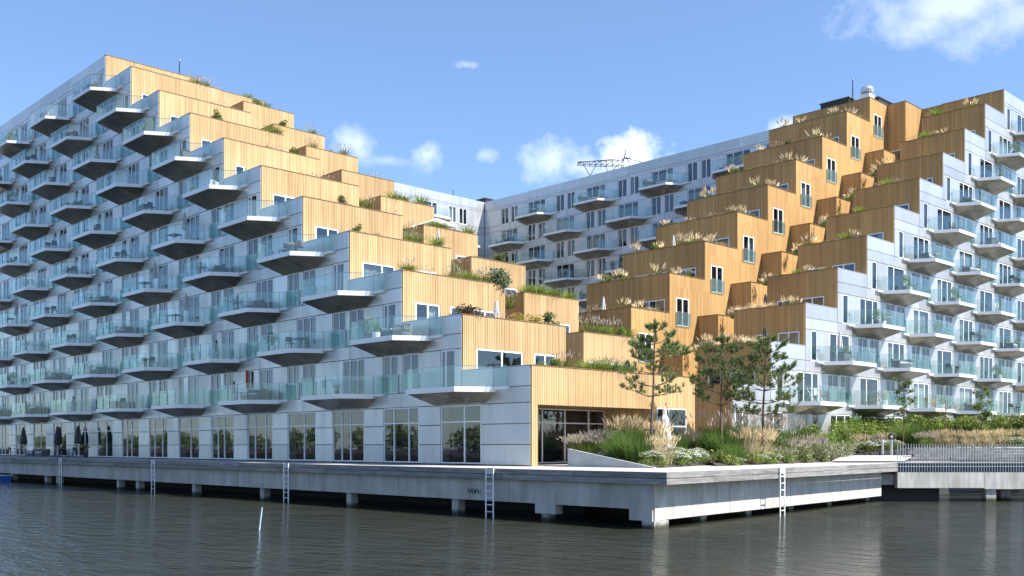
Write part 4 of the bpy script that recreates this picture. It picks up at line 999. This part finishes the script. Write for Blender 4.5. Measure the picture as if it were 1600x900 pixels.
t = thing('lifebuoy_post', 'post with round black lifebuoy housing left of the bridge railing', 'lifebuoy', basept(1393, 706, 63.5))
mb = MB(); mb.box(-.06, .06, -.05, .05, -.2, .8); mb.obj('post', M['steel'], t)
mb = MB()
for k in range(20):
    a, c = k * math.pi / 10, (k + 1) * math.pi / 10
    A = [Vector(((.17 + .065 * math.cos(q)) * math.cos(a), .06 * math.sin(q), (.17 + .065 * math.cos(q)) * math.sin(a) + .95)) for q in [i * math.pi / 4 for i in range(8)]]
    B_ = [Vector(((.17 + .065 * math.cos(q)) * math.cos(c), .06 * math.sin(q), (.17 + .065 * math.cos(q)) * math.sin(c) + .95)) for q in [i * math.pi / 4 for i in range(8)]]
    for i in range(8): j = (i + 1) % 8; mb.face([A[i], A[j], B_[j], B_[i]])
o = mb.obj('ring', M['black'], t); o.rotation_euler = (0, 0, R(-45))
mb = MB(); mb.lathe([(.0, 0), (.05, .0), (.05, .03), (0, .03)], 10, c=(0, 0, 0)); o = mb.obj('badge', M['white'], t); o.rotation_euler = (R(90), 0, R(-45)); o.location = (-.05, -.05, .95)
# ------------------------------------------------------------------ path, terraced stone seat, second quay and bridge
mb = MB(); mb.face([at(1300, 720.5, t=61.5), at(1412, 720.5, t=61.5), at(1432, 711.5, t=67), at(1316, 711.5, t=67)]); mb.obj('path', M['paving'], kind='structure')
s0, s1 = at(1424, 716, t=65), at(1680, 716.5, t=65); d = (s1 - s0); d.z = 0; L_ = d.length; d.normalize(); n_ = Vector((-d.y, d.x, 0))
seat = thing('stone_seat_wall', 'low stepped wall of grey stone blocks behind the bridge railing', 'low wall', (s0.x, s0.y, 0), math.atan2(d.y, d.x))
bm1 = MB(); bm1.box(.006, .494, 0, .5, .01, .175); blk = bm1.mesh('stone_block', simple('dark_stone', (.17, .17, .175), .85, 0, .3, 6, .25))
for r_ in range(4):
    for i in range(int(L_ / .5)):
        if False: continue
        link('stone_block', blk, seat, (i * .5 + (.25 if r_ % 2 else 0) + rt.uniform(-.01, .01), r_ * .12 + rt.uniform(-.02, .02), .12 + r_ * .19))
conc((22.6, -7.2), (70, -1.2), 6, -1.86, -.30)
mb = MB(); seg_box(mb, (22.6, -6.9), (70, -.9), 4, -2.6, -1.9); mb.obj('foundation', M['dark'], quay)
for x in (26, 30, 34.5, 39): link('pile', pmesh, quay, (x, -5.6 + (x - 22.6) * .127, WZ))
b0 = at(1402, 724, t=58.7); b0.z = 0; bd = Vector((.70711 + .0137, -.70711 + .0137, 0)).normalized(); ang = math.atan2(bd.y, bd.x)
br = thing('footbridge', 'grey footbridge with a railing of thin upright bars at the right edge', 'bridge', b0, ang)
LB = 15.0
mb = MB(); mb.box(0, LB, .12, 3.2, -.45, -.03); mb.obj('deck_slab', M['slab'], br)
mb = MB(); mb.box(-.1, LB, .16, 3.1, -.028, .015); mb.obj('walkway', M['paving'], br)
mb = MB(); mb.box(.03, LB, .06, .118, -.5, -.02); mb.obj('side_panel', M['navy'], br)
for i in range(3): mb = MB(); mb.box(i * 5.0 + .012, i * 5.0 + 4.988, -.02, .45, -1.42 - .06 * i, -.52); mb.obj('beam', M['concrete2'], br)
mb = MB(); mb.box(0, LB, 2.7, 3.1, -1.4, -.52); mb.obj('beam', M['concrete'], br)
bal = MB(); bal.box(-.012, .012, -.028, .028, -.5, 1.12); bme = bal.mesh('baluster', M['steel'])
for i in range(int(LB / .155)): link('baluster', bme, br, (.03 + i * .155, .025, 0))
mb = MB(); mb.box(.0, LB, .01, .055, -.2, -.16); mb.box(0, LB, .01, .055, .02, .05); mb.obj('rail_bar', M['steel'], br)
mb = MB(); mb.box(-1.25, -.05, .35, .75, -1.25, -.62); mb.obj('end_beam', M['concrete'], br)
for x in (5.15, 6.65): mb = MB(); mb.box(x, x + .58, .1 + (x - 5.15) * .9, .68 + (x - 5.15) * .9, -4, -1.42); mb.obj('pier', M['concrete'], br)
mb = MB(); mb.box(-1.4, 3.0, 1.4, 3.0, -3, -.7); mb.obj('dark_void', M['dark'], br)  # dark block standing in for the shaded void under the deck
# ------------------------------------------------------------------ ladders, pole, boat
def ladder(loc, rz, label):
    t = thing('ladder', label, 'ladder', loc, rz, 'swimming ladders on the quay')
    rail = MB(); rail.box(-.028, .028, -.02, .02, -2.75, .03); rm = rail.mesh('rail', M['white'])
    for s in (-.24, .24): link('rail', rm, t, (s, 0, 0))
    rg = MB(); rg.box(-.215, .215, -.018, .018, -.016, .016); rgm = rg.mesh('rung', M['white'])
    for i in range(8): link('rung', rgm, t, (0, 0, -.38 - i * .31))
    mb = MB(); mb.box(-.21, .21, .0, .03, -.26, .02); mb.obj('top_plate', M['palegrey'], t)
    for s in (-.24, .24): mb = MB(); mb.box(s - .05, s + .05, .022, .06, -.2, -.08); mb.obj('bracket', M['steel'], t)
for y, w in ((49.06, 'leftmost white ladder on the shaded quay side'), (32.14, 'white ladder second from the left on the shaded quay side'), (15.1, 'white ladder third from the left on the shaded quay side'), (-1.84, 'white ladder on the shaded quay side nearest the corner')):
    ladder((-4.47, y, 0), -math.pi / 2, w)
ladder((5.69, edge_y(5.69) - .07, 0), math.atan2(3.3, 26), 'white ladder on the sunlit quay side right of the corner')
p = at(404.5, 828, z=WZ); mb = MB(); mb.tube([p + Vector((0, 0, -.8)) , p + Vector((.02, 0, 0)), at(409.5, 793, t=(p - CAM).dot(Vector((.6936, .7205, 0))))], [.027, .027, .024], 7); tag(mb.obj('leaning_pole', simple('pale_blue_paint', (.45, .56, .68), .5)), 'thin pale blue pole leaning out of the open water', 'pole')
bt = thing('moored_boat', 'small blue boat half hidden under the quay at the left edge', 'boat', (-4.9, 63.5, WZ), R(90))
mb = MB(); hull = []
for x, w, h in ((-2.2, .75, .55), (-1, .85, .5), (.5, .8, .5), (1.6, .5, .58), (2.3, .04, .7)): hull.append([Vector((x, -w, h)), Vector((x, -w * .75, -.15)), Vector((x, w * .75, -.15)), Vector((x, w, h))])
for i in range(4):
    for k in range(3): mb.face([hull[i][k], hull[i + 1][k], hull[i + 1][k + 1], hull[i][k + 1]])
mb.face(hull[0][::-1]); mb.obj('hull', M['blue'], bt)
mb = MB()
for i in range(4):
    for k in (0, 3): mb.obox(hull[i][k] + Vector((0, 0, .02)), hull[i + 1][k] + Vector((0, 0, .02)), .09, .06)
mb.obj('gunwale', M['white'], bt)
for x in (-1, .5): mb = MB(); mb.box(x - .15, x + .15, -.72, .72, .25, .3); mb.obj('thwart', M['teak'], bt)
# hatch and graffiti on the quay concrete
mb = MB(); q0 = Vector((3.35, edge_y(3.35) + .775, -1.72))
for x0, x1, z0_, z1_ in ((0, .36, 0, .03), (0, .36, .3, .33), (0, .03, .03, .3), (.33, .36, .03, .3)): mb.box(x0, x1, -.015, .02, z0_, z1_)
o = mb.obj('hatch_frame', M['palegrey'], quay); o.location = q0; o.rotation_euler = (0, 0, math.atan2(3.3, 26))
mb = MB(); rr = random.Random(4); gy = at(740, 770, b=-4.152).y
pts = []
for k in range(26): pts.append(Vector((-4.156, gy + .42 - .034 * k + rr.uniform(-.07, .07), -1.08 + (.16 if k % 2 else -.14) * rr.uniform(.4, 1.1))))
for p_, q_ in zip(pts, pts[1:]):
    n_ = (q_ - p_).cross(Vector((1, 0, 0))).normalized() * .014; mb.face([p_ - n_, q_ - n_, q_ + n_, p_ + n_])
mb.obj('graffiti', M['black'], quay)
# ------------------------------------------------------------------ furniture
def leg_set(t, xs, ys, h, m, r=.018):
    mb = MB(); mb.box(-r, r, -r, r, 0, h); me = mb.mesh('leg', M[m])
    for x in xs:
        for y in ys: link('leg', me, t, (x, y, 0))
PROTO = {}
def parts_of(kind):
    if kind in PROTO: return PROTO[kind]
    L_ = []
    def add(name, mb, m, loc=(0, 0, 0)): L_.append((name, mb.mesh(name, M[m] if isinstance(m, str) else [M[k] for k in m]), loc))
    if kind in ('chair', 'white_chair', 'wood_chair'):
        c = {'chair': 'black', 'white_chair': 'white', 'wood_chair': 'teak'}[kind]
        mb = MB(); mb.box(-.22, .22, -.22, .22, .43, .46); add('seat', mb, c)
        mb = MB(); mb.box(-.22, .22, .2, .23, .55, .88); add('backrest', mb, c)
        lg = MB(); lg.box(-.015, .015, -.015, .015, 0, .43); lm = lg.mesh('leg', M[c])
        for x in (-.2, .2): L_.append(('leg', lm, (x, -.2, 0)))
        lg = MB(); lg.box(-.015, .015, -.015, .015, 0, .88); lm = lg.mesh('leg', M[c])
        for x in (-.2, .2): L_.append(('leg', lm, (x, .215, 0)))
    elif kind in ('table', 'round_table'):
        mb = MB()
        if kind == 'table': mb.box(-.6, .6, -.35, .35, .70, .74)
        else: mb.lathe([(.36, .70), (.38, .71), (.38, .73), (.36, .74)], 16)
        add('table_top', mb, 'grey' if kind == 'table' else 'palegrey')
        lg = MB(); lg.box(-.02, .02, -.02, .02, 0, .70); lm = lg.mesh('leg', M['black'])
        for x, y in (((-.55, -.3), (.55, -.3), (-.55, .3), (.55, .3)) if kind == 'table' else ((-.2, -.2), (.2, -.2), (-.2, .2), (.2, .2))): L_.append(('leg', lm, (x, y, 0)))
    elif kind == 'sofa':
        mb = MB(); mb.box(-.85, .85, -.38, .38, .08, .36); add('base', mb, 'grey')
        mb = MB(); mb.box(-.85, .85, .22, .40, .36, .72); add('backrest', mb, 'grey')
        for x in (-.42, .42): mb = MB(); mb.box(x - .39, x + .39, -.36, .2, .365, .48); add('cushion', mb, 'palegrey')
        for x in (-.85, .85): mb = MB(); mb.box(x - .07, x + .07, -.38, .2, .36, .56); add('armrest', mb, 'grey')
    elif kind in ('pot_shrub', 'pot_grass', 'pot_small', 'pot_cone'):
        mb = MB(); mb.lathe([(.16, 0), (.22, .38), (.22, .42), (.18, .42)] if kind != 'pot_small' else [(.10, 0), (.14, .24), (.14, .27), (.11, .27)], 12); add('pot', mb, {'pot_shrub': 'grey', 'pot_grass': 'white', 'pot_small': 'terracotta', 'pot_cone': 'palegrey'}[kind])
        rr = random.Random(len(kind)); mb = MB()
        if kind == 'pot_shrub': leafball(mb, (0, 0, .85), .38, .38, .42, 240, .12, [0, 1], rr, .1); mb.tube([(0, 0, .4), (0, 0, .9)], .015, 4, 2); L_.append(('foliage', mb.mesh('foliage', [M['g_mid'], M['g_olive'], M['stem']]), (0, 0, 0)))
        elif kind == 'pot_grass':
            for i in range(60): blade(mb, (rr.uniform(-.1, .1), rr.uniform(-.1, .1), .4), rr.uniform(0, 6.28), rr.uniform(.1, .5), rr.uniform(.5, 1.0), .02, rr.randrange(2), rr)
            L_.append(('foliage', mb.mesh('foliage', [M['g_mid'], M['g_lime']]), (0, 0, 0)))
        elif kind == 'pot_small': leafball(mb, (0, 0, .45), .2, .2, .2, 110, .08, [0, 1], rr, .1); L_.append(('foliage', mb.mesh('foliage', [M['g_deep'], M['g_mid']]), (0, 0, 0)))
        else:
            for i in range(8): leafball(mb, (0, 0, .5 + i * .11), .26 * (1 - i / 9), .26 * (1 - i / 9), .09, 40, .08, [0], rr, .1)
            L_.append(('foliage', mb.mesh('foliage', [M['g_dark']]), (0, 0, 0)))
    elif kind in ('parasol', 'dark_parasol'):
        mb = MB(); mb.lathe([(.25, 0), (.25, .07), (.04, .09)], 12); add('base', mb, 'grey')
        mb = MB(); mb.lathe([(.02, .07), (.02, 2.25)], 8); add('pole', mb, 'steel')
        mb = MB(); n = 16; pr = [(.03, 2.2), (.07, 2.0), (.12, 1.5), (.15, 1.05), (.11, .95)]
        for k in range(len(pr) - 1):
            for j in range(n):
                w = lambda r_, j_: r_ * (1 + .35 * (j_ % 2)); a, c = 6.283 * j / n, 6.283 * (j + 1) / n
                mb.face([(w(pr[k + 1][0], j) * math.cos(a), w(pr[k + 1][0], j) * math.sin(a), pr[k + 1][1]), (w(pr[k + 1][0], j + 1) * math.cos(c), w(pr[k + 1][0], j + 1) * math.sin(c), pr[k + 1][1]), (w(pr[k][0], j + 1) * math.cos(c), w(pr[k][0], j + 1) * math.sin(c), pr[k][1]), (w(pr[k][0], j) * math.cos(a), w(pr[k][0], j) * math.sin(a), pr[k][1])])
        add('folded_canopy', mb, 'palegrey' if kind == 'parasol' else 'black')
    elif kind == 'deck_chair':
        mb = MB()
        sl2 = MB(); sl2.box(-.3, .3, -.03, .03, -.01, .01); sm = sl2.mesh('slat', M['teak'])
        for i in range(12):
            y, z = -.55 + i * .1, .28 + (0.004 * (i - 3) ** 2 if i < 5 else .02 + (i - 4) * .09); L_.append(('slat', sm, (0, y, z)))
        for x in (-.27, .27): mb = MB(); mb.obox((x, -.55, .27), (x, .0, .27), .03, .04); mb.obox((x, 0, .27), (x, .62, .93), .03, .04); mb.obox((x, -.5, 0), (x, -.5, .27), .03, .04); mb.obox((x, .35, 0), (x, .2, .48), .03, .04); add('side_frame', mb, 'teak')
    elif kind == 'storage_box':
        mb = MB(); mb.box(-.35, .35, -.25, .25, 0, .62); add('body', mb, 'grey'); mb = MB(); mb.box(-.37, .37, -.27, .27, .622, .68); add('lid', mb, 'black')
    elif kind == 'drying_rack':
        mb = MB()
        for s in (-.5, .5): mb.tube([(s, -.35, 0), (s, .3, .95)], .014, 4); mb.tube([(s, .35, 0), (s, -.3, .95)], .014, 4)
        add('frame', mb, 'white'); mb = MB()
        for i in range(7): mb.tube([(-.5, -.3 + i * .1, .93), (.5, -.3 + i * .1, .93)], .007, 3)
        add('wire', mb, 'white')
        mb = MB(); mb.box(-.4, -.05, -.2, -.19, .45, .93); add('towel', mb, 'palegrey'); mb = MB(); mb.box(.05, .4, .1, .11, .5, .93); add('towel', mb, 'white')
    PROTO[kind] = L_; return L_
def furniture(kind, name, label, cat, loc, rz, group):
    t = thing(name, label, cat, loc, rz, group)
    for nm, me, lc in parts_of(kind): link(nm, me, t, lc)
    return t
FN = {'chair': ('folding_chair', 'black folding chair', 'chair'), 'white_chair': ('garden_chair', 'white garden chair', 'chair'), 'wood_chair': ('wooden_chair', 'wooden chair', 'chair'), 'table': ('outdoor_table', 'grey oblong table', 'table'), 'round_table': ('bistro_table', 'small pale round table', 'table'),
      'sofa': ('outdoor_sofa', 'grey sofa with pale cushions', 'sofa'), 'pot_shrub': ('potted_shrub', 'leafy shrub in a dark pot', 'potted plant'), 'pot_grass': ('potted_grass', 'upright grass in a white pot', 'potted plant'), 'pot_small': ('potted_plant', 'small plant in a clay pot', 'potted plant'), 'pot_cone': ('potted_conifer', 'small dark conifer in a pale pot', 'potted plant'),
      'parasol': ('closed_parasol', 'closed pale parasol', 'parasol'), 'dark_parasol': ('closed_parasol', 'closed black parasol', 'parasol'), 'deck_chair': ('deck_chair', 'reclined wooden deck chair', 'deck chair'), 'storage_box': ('storage_box', 'dark grey storage box', 'storage box'), 'drying_rack': ('drying_rack', 'white clothes rack with towels', 'clothes rack')}
FACN = {'shaded': 'shaded left facade', 'sunlit': 'sunlit right facade', 'court': 'court facade'}
SETS = [[('chair', 1.7, .9, 90), ('round_table', 2.5, 1.0, 0), ('chair', 3.3, 1.0, -90)], [('table', 3.0, 1.0, 0), ('chair', 1.9, 1.0, 90), ('chair', 4.1, .9, -90), ('pot_shrub', 4.8, .5, 0)], [('sofa', 2.4, .75, 0), ('round_table', 3.8, 1.1, 0), ('pot_shrub', 4.9, .6, 0)],
        [('pot_shrub', 2.0, 1.1, 0), ('pot_grass', 2.8, 1.2, 0), ('pot_small', 3.5, 1.4, 0), ('chair', 4.5, .8, -60)], [('parasol', 1.8, .8, 0), ('table', 3.2, 1.0, 0)], [('sofa', 3.6, .75, 0), ('storage_box', 1.7, .9, 0)], [('pot_cone', 1.7, 1.1, 0), ('white_chair', 2.8, .9, 40), ('pot_small', 4.6, 1.4, 0)],
        [('drying_rack', 2.6, 1.0, 10), ('pot_shrub', 4.6, .8, 0)], [('wood_chair', 2.2, .9, 60), ('wood_chair', 3.6, .9, -50), ('pot_grass', 4.8, 1.1, 0)], [('storage_box', 4.5, .7, 0), ('chair', 2.3, .9, 30), ('pot_small', 1.6, 1.3, 0)]]
FIX = {('sunlit', 1, 0): [('drying_rack', 2.2, .9, 0), ('wood_chair', 3.6, .9, 30)], ('sunlit', 1, 1): [('deck_chair', 1.4, .95, 200), ('deck_chair', 2.2, .95, 200), ('pot_grass', 3.2, 1.2, 0), ('wood_chair', 4.3, .9, 0)], ('sunlit', 2, 0): [('storage_box', 1.5, 1.0, 0), ('parasol', 1.9, .6, 0), ('chair', 3.4, .9, 40), ('pot_shrub', 2.9, .6, 0)],
       ('sunlit', 2, 1): [('sofa', 1.9, 1.0, 0), ('table', 3.4, .9, 0)], ('sunlit', 3, 0): [('pot_shrub', 2.6, .8, 0), ('pot_grass', 3.3, 1.0, 0), ('round_table', 3.9, 1.1, 0), ('pot_shrub', 4.8, .8, 0)], ('shaded', 3, 0): [], ('shaded', 1, 0): [], ('shaded', 2, 0): [('pot_grass', 3.6, 1.0, 0), ('pot_shrub', 4.2, 1.2, 0), ('sofa', 1.9, 1.0, 0)],
       ('shaded', 2, 1): [('pot_shrub', 4.6, 1.2, 0), ('pot_grass', 4.0, 1.3, 0), ('chair', 2.4, 1.0, 70), ('table', 1.9, .7, 0)], ('shaded', 1, 1): [('drying_rack', 3.4, 1.0, 0), ('pot_small', 2.2, 1.2, 0)], ('shaded', 1, 2): [('sofa', 2.2, .9, 0), ('pot_cone', 4.4, 1.0, 0), ('white_chair', 3.5, 1.0, 20)]}
rf = random.Random(21); nset = 0
for tg, f, j, F, s, bo in BAL:
    if tg == 'far court' or (tg == 'court' and rf.random() < .35): continue
    cs = FIX.get((tg, f, j))
    if cs is None:
        if rf.random() < .16: continue
        cs = SETS[rf.randrange(len(SETS))]
    sc = .89 if tg == 'sunlit' else 1; cnt = {}
    for kd, *_ in cs: cnt[kd] = cnt.get(kd, 0) + 1
    seen = {}
    for kd, x, o, a in cs:
        nm, desc, cat = FN[kd]; pre = ''
        if cnt[kd] > 1: seen[kd] = seen.get(kd, 0) + 1; pre = ['', 'nearer ', 'farther '][seen[kd]]
        furniture(kd, nm, '%s%s, %s floor balcony, %s from corner, %s' % (pre, desc, ORD[f], ORD[j + 1], FACN[tg]), cat, F.P(s + (x + rf.uniform(-.15, .15)) * sc, o, FL(f) + .032), F.rz + R(a + rf.uniform(-15, 15)), 'things on the balconies')
p = RF.P(R0 + SR + 2.15 + 8.86 * 3 + 3.0, 1.2, FL(1) + .032)
t = thing('storage_crate', 'bright blue crate on first floor balcony, fourth from corner, sunlit right facade', 'crate', p)
mb = MB(); mb.box(-.4, .4, -.25, .25, 0, .5); mb.obj('body', M['blue'], t); mb = MB(); mb.box(-.42, .42, -.27, .27, .502, .55); mb.obj('lid', M['blue'], t)
# quay terrace at far left
for i, (kd, px, b_, a, w) in enumerate([('table', 25, -1.6, 90, 'far left'), ('sofa', 52, -1.5, -90, 'left of the black parasols'), ('sofa', 66, -1.5, -90, 'under the tilted parasols'), ('table', 106, -1.8, 90, 'between the parasols'), ('chair', 100, -2.0, 60, 'beside the table between the parasols'), ('chair', 113, -1.9, -70, 'right of the table between the parasols'), ('chair', 131, -1.5, 20, 'beside the right black parasol'), ('pot_shrub', 133, -1.0, 0, 'behind the right black parasol'), ('chair', 18, -2.0, 100, 'at the left picture edge')]):
    nm, desc, cat = FN[kd]; p = at(px, 712, b=b_); furniture(kd, nm, '%s on the quay deck, %s' % (desc, w), cat, (p.x, p.y, 0), R(a), 'cafe furniture on the quay')
for px, b_, tilt, w in ((38, -1.3, -6, 'leftmost, slightly tilted'), (88, -1.7, 16, 'leaning to the left in the middle'), (90, -1.2, 0, 'upright in the middle'), (122, -1.3, 0, 'upright and rightmost')):
    p = at(px, 712, b=b_); t = furniture('dark_parasol', 'closed_parasol', 'closed black parasol on the quay deck, %s' % w, 'parasol', (p.x, p.y, 0), 0, 'black parasols on the quay'); t.rotation_euler = (R(tilt), 0, 0); t.scale = (1.6, 1.6, 1.25)
# terrace furniture seen over the parapets
for kd, p, w in (('parasol', Vector((bpx(685, 15.9), 15.9, FL(4))), 'on the fourth parapet of the left wing'), ('parasol', Vector((bpx(776, 6.3), 6.3, FL(2))), 'on the second parapet of the left wing'), ('parasol', Vector((21.1 + 1.2, apx(943, 22.3), FL(3))), 'on the lowest inner terrace of the right wing'),
                 ('parasol', Vector((30 + 1.2, apx(1050, 31), FL(5))), 'on the third inner terrace of the right wing'), ('dark_parasol', Vector((29.6, apx(1196, 29.6), FL(3))), 'on the second outer terrace of the right wing'), ('white_chair', Vector((40.0, apx(1180, 40), FL(7) + .1)), 'on the fifth inner terrace of the right wing'),
                 ('dark_parasol', Vector((25.2, apx(1195, 25.2), FL(2))), 'on the first outer terrace of the right wing')):
    nm, desc, cat = FN[kd]; furniture(kd, nm, '%s %s' % (desc, w), cat, p, 0, 'things on the timber terraces')
# open white parasol on the fourth inner box of the left wing
t = thing('open_parasol', 'open white square parasol on the fourth inner box of the left wing', 'parasol', (14.3, 24.5, FL(5)))
mb = MB(); mb.lathe([(.025, 0), (.025, 2.2)], 8); mb.obj('pole', M['steel'], t)
mb = MB(); c4 = [(-1.1, -1.1, 1.95), (1.1, -1.1, 1.95), (1.1, 1.1, 1.95), (-1.1, 1.1, 1.95)]
for i in range(4): mb.face([c4[i], c4[(i + 1) % 4], (0, 0, 2.5)]); mb.face([c4[i], c4[(i + 1) % 4], tuple(v * .98 if k < 2 else v - .16 for k, v in enumerate(c4[(i + 1) % 4])), tuple(v * .98 if k < 2 else v - .16 for k, v in enumerate(c4[i]))])
mb.obj('canopy', M['white'], t)
# red cloth hanging by a balcony door
mb = MB(); mb.box(-.02, .02, -.16, .16, 0, 1.15); p = LF.P(at(386, 585, b=-.2).y, .2, FL(1) + 1.0); o = mb.obj('red_cloth', M['redcloth']); o.location = p; tag(o, 'red cloth hanging upright on the first floor of the shaded facade', 'cloth')
# ------------------------------------------------------------------ roof things and the crane
def mast(x, y, z, h, label):
    t = thing('roof_mast', label, 'mast', (x, y, z)); mb = MB(); mb.tube([(0, 0, 0), (0, 0, h)], [.06, .045], 8); mb.obj('pole', M['black'], t); mb = MB(); mb.lathe([(.09, h), (.09, h + .16), (.03, h + .2)], 8); mb.obj('cap', M['steel'], t)
mast(7.8, 50.5 + 3, 34.14, 2.2, 'thin dark mast on the left roof top'); mast(58.0, 13.6, 34.14, 2.6, 'thin dark mast on the right roof beside the white cowl'); mast(55.0, 70, 34.1, 1.6, 'thin mast on the roof at the back of the court')
t = thing('roof_cowl', 'white ventilation box with round metal cowl on the right roof', 'vent', (58.6, 12.4, 34.14))
mb = MB(); mb.box(-.5, .5, -.5, .5, 0, 1.0); mb.obj('box', M['white'], t); mb = MB(); mb.lathe([(.3, 1.0), (.3, 1.15), (.62, 1.2), (.66, 1.5), (.5, 1.72), (.2, 1.78)], 16); mb.obj('cowl', M['steel'], t)
def roofbox(x, y, w, d, h, label, z=34.14):
    t = thing('roof_plant_box', label, 'roof box', (x, y, z)); mb = MB(); mb.box(-w / 2, w / 2, -d / 2, d / 2, 0, h); mb.obj('body', M['black'], t); mb = MB(); mb.box(-w / 2 - .1, w / 2 + .1, -d / 2 - .1, d / 2 + .1, h + .002, h + .1); mb.obj('lid', M['grey'], t)
roofbox(64.5, 14.6, 5.0, 3.4, 1.7, 'large black plant box on the right roof behind the cowl'); roofbox(57.9, 15.2, 1.0, 3.0, .8, 'low black box on the right roof by the mast'); roofbox(62, 71, 3, 3, 1.25, 'black plant box on the roof at the back of the court')
def cp(px, py): return at(px, py, t=250)
cr = thing('tower_crane', 'distant lattice crane arm rising behind the back roof', 'crane', cp(940, 270))
off = cr.location.copy()
def lat(name, segs, r_=.10):
    mb = MB()
    for p, q in segs: mb.tube([p - off, q - off], r_, 4)
    mb.obj(name, M['black'], cr)
back = Vector((1.0, 1.0, 0))
up_, lo_ = [], []
for i in range(9): x = 903 + i * 9; lo_.append(cp(x, 256.5 + i * .25)); up_.append(cp(x, 253.0 - i * .35 + (0 if i < 6 else 0)))
sg = [(lo_[i], lo_[i + 1]) for i in range(8)] + [(lo_[i] + back, lo_[i + 1] + back) for i in range(8)] + [(up_[i], up_[i + 1]) for i in range(8)] + [(lo_[i], up_[i]) for i in range(9)] + [(lo_[i], up_[i + 1]) for i in range(8)] + [(lo_[i], lo_[i] + back) for i in range(9)]
lat('jib', sg, .085)
lat('hanger', [(cp(912, 257), cp(922, 275)), (cp(932, 257), cp(922, 275)), (cp(945, 258), cp(951, 270)), (cp(964, 258), cp(958, 266))], .10)
lat('mast_head', [(cp(970, 262), cp(977, 240)), (cp(985, 262), cp(977, 240)), (cp(972, 247), cp(984, 247)), (cp(970, 250), cp(985, 246)), (cp(974, 243), cp(986, 255)), (cp(978, 247), cp(1005, 254)), (cp(968, 248), cp(903, 254)), (cp(977, 240), cp(977, 234))], .10)
# ------------------------------------------------------------------ opposite bank with trees (behind the viewer, mirrored in the glass)
mb = MB(); mb.box(-260, -78, -260, 600, -3, -.6); mb.obj('far_bank', M['soil'], kind='structure')
mb = MB(); rr = random.Random(31)
for i in range(150):
    t_ = rr.random(); x, y = -92 - rr.uniform(0, 30), 20 + 380 * t_; h = rr.uniform(2.6, 5.2)
    mb.tube([(x, y, -1), (x, y, h * .5)], .2, 4, 1); leafball(mb, (x, y, h * .55), h * .5, h * .5, h * .5, 110, h * .26, [0], rr, .2)
o = mb.obj('tree_belt', [M['bankgreen'], M['bark']]); tag(o, 'dense belt of trees on the opposite bank', 'trees'); o['kind'] = 'stuff'
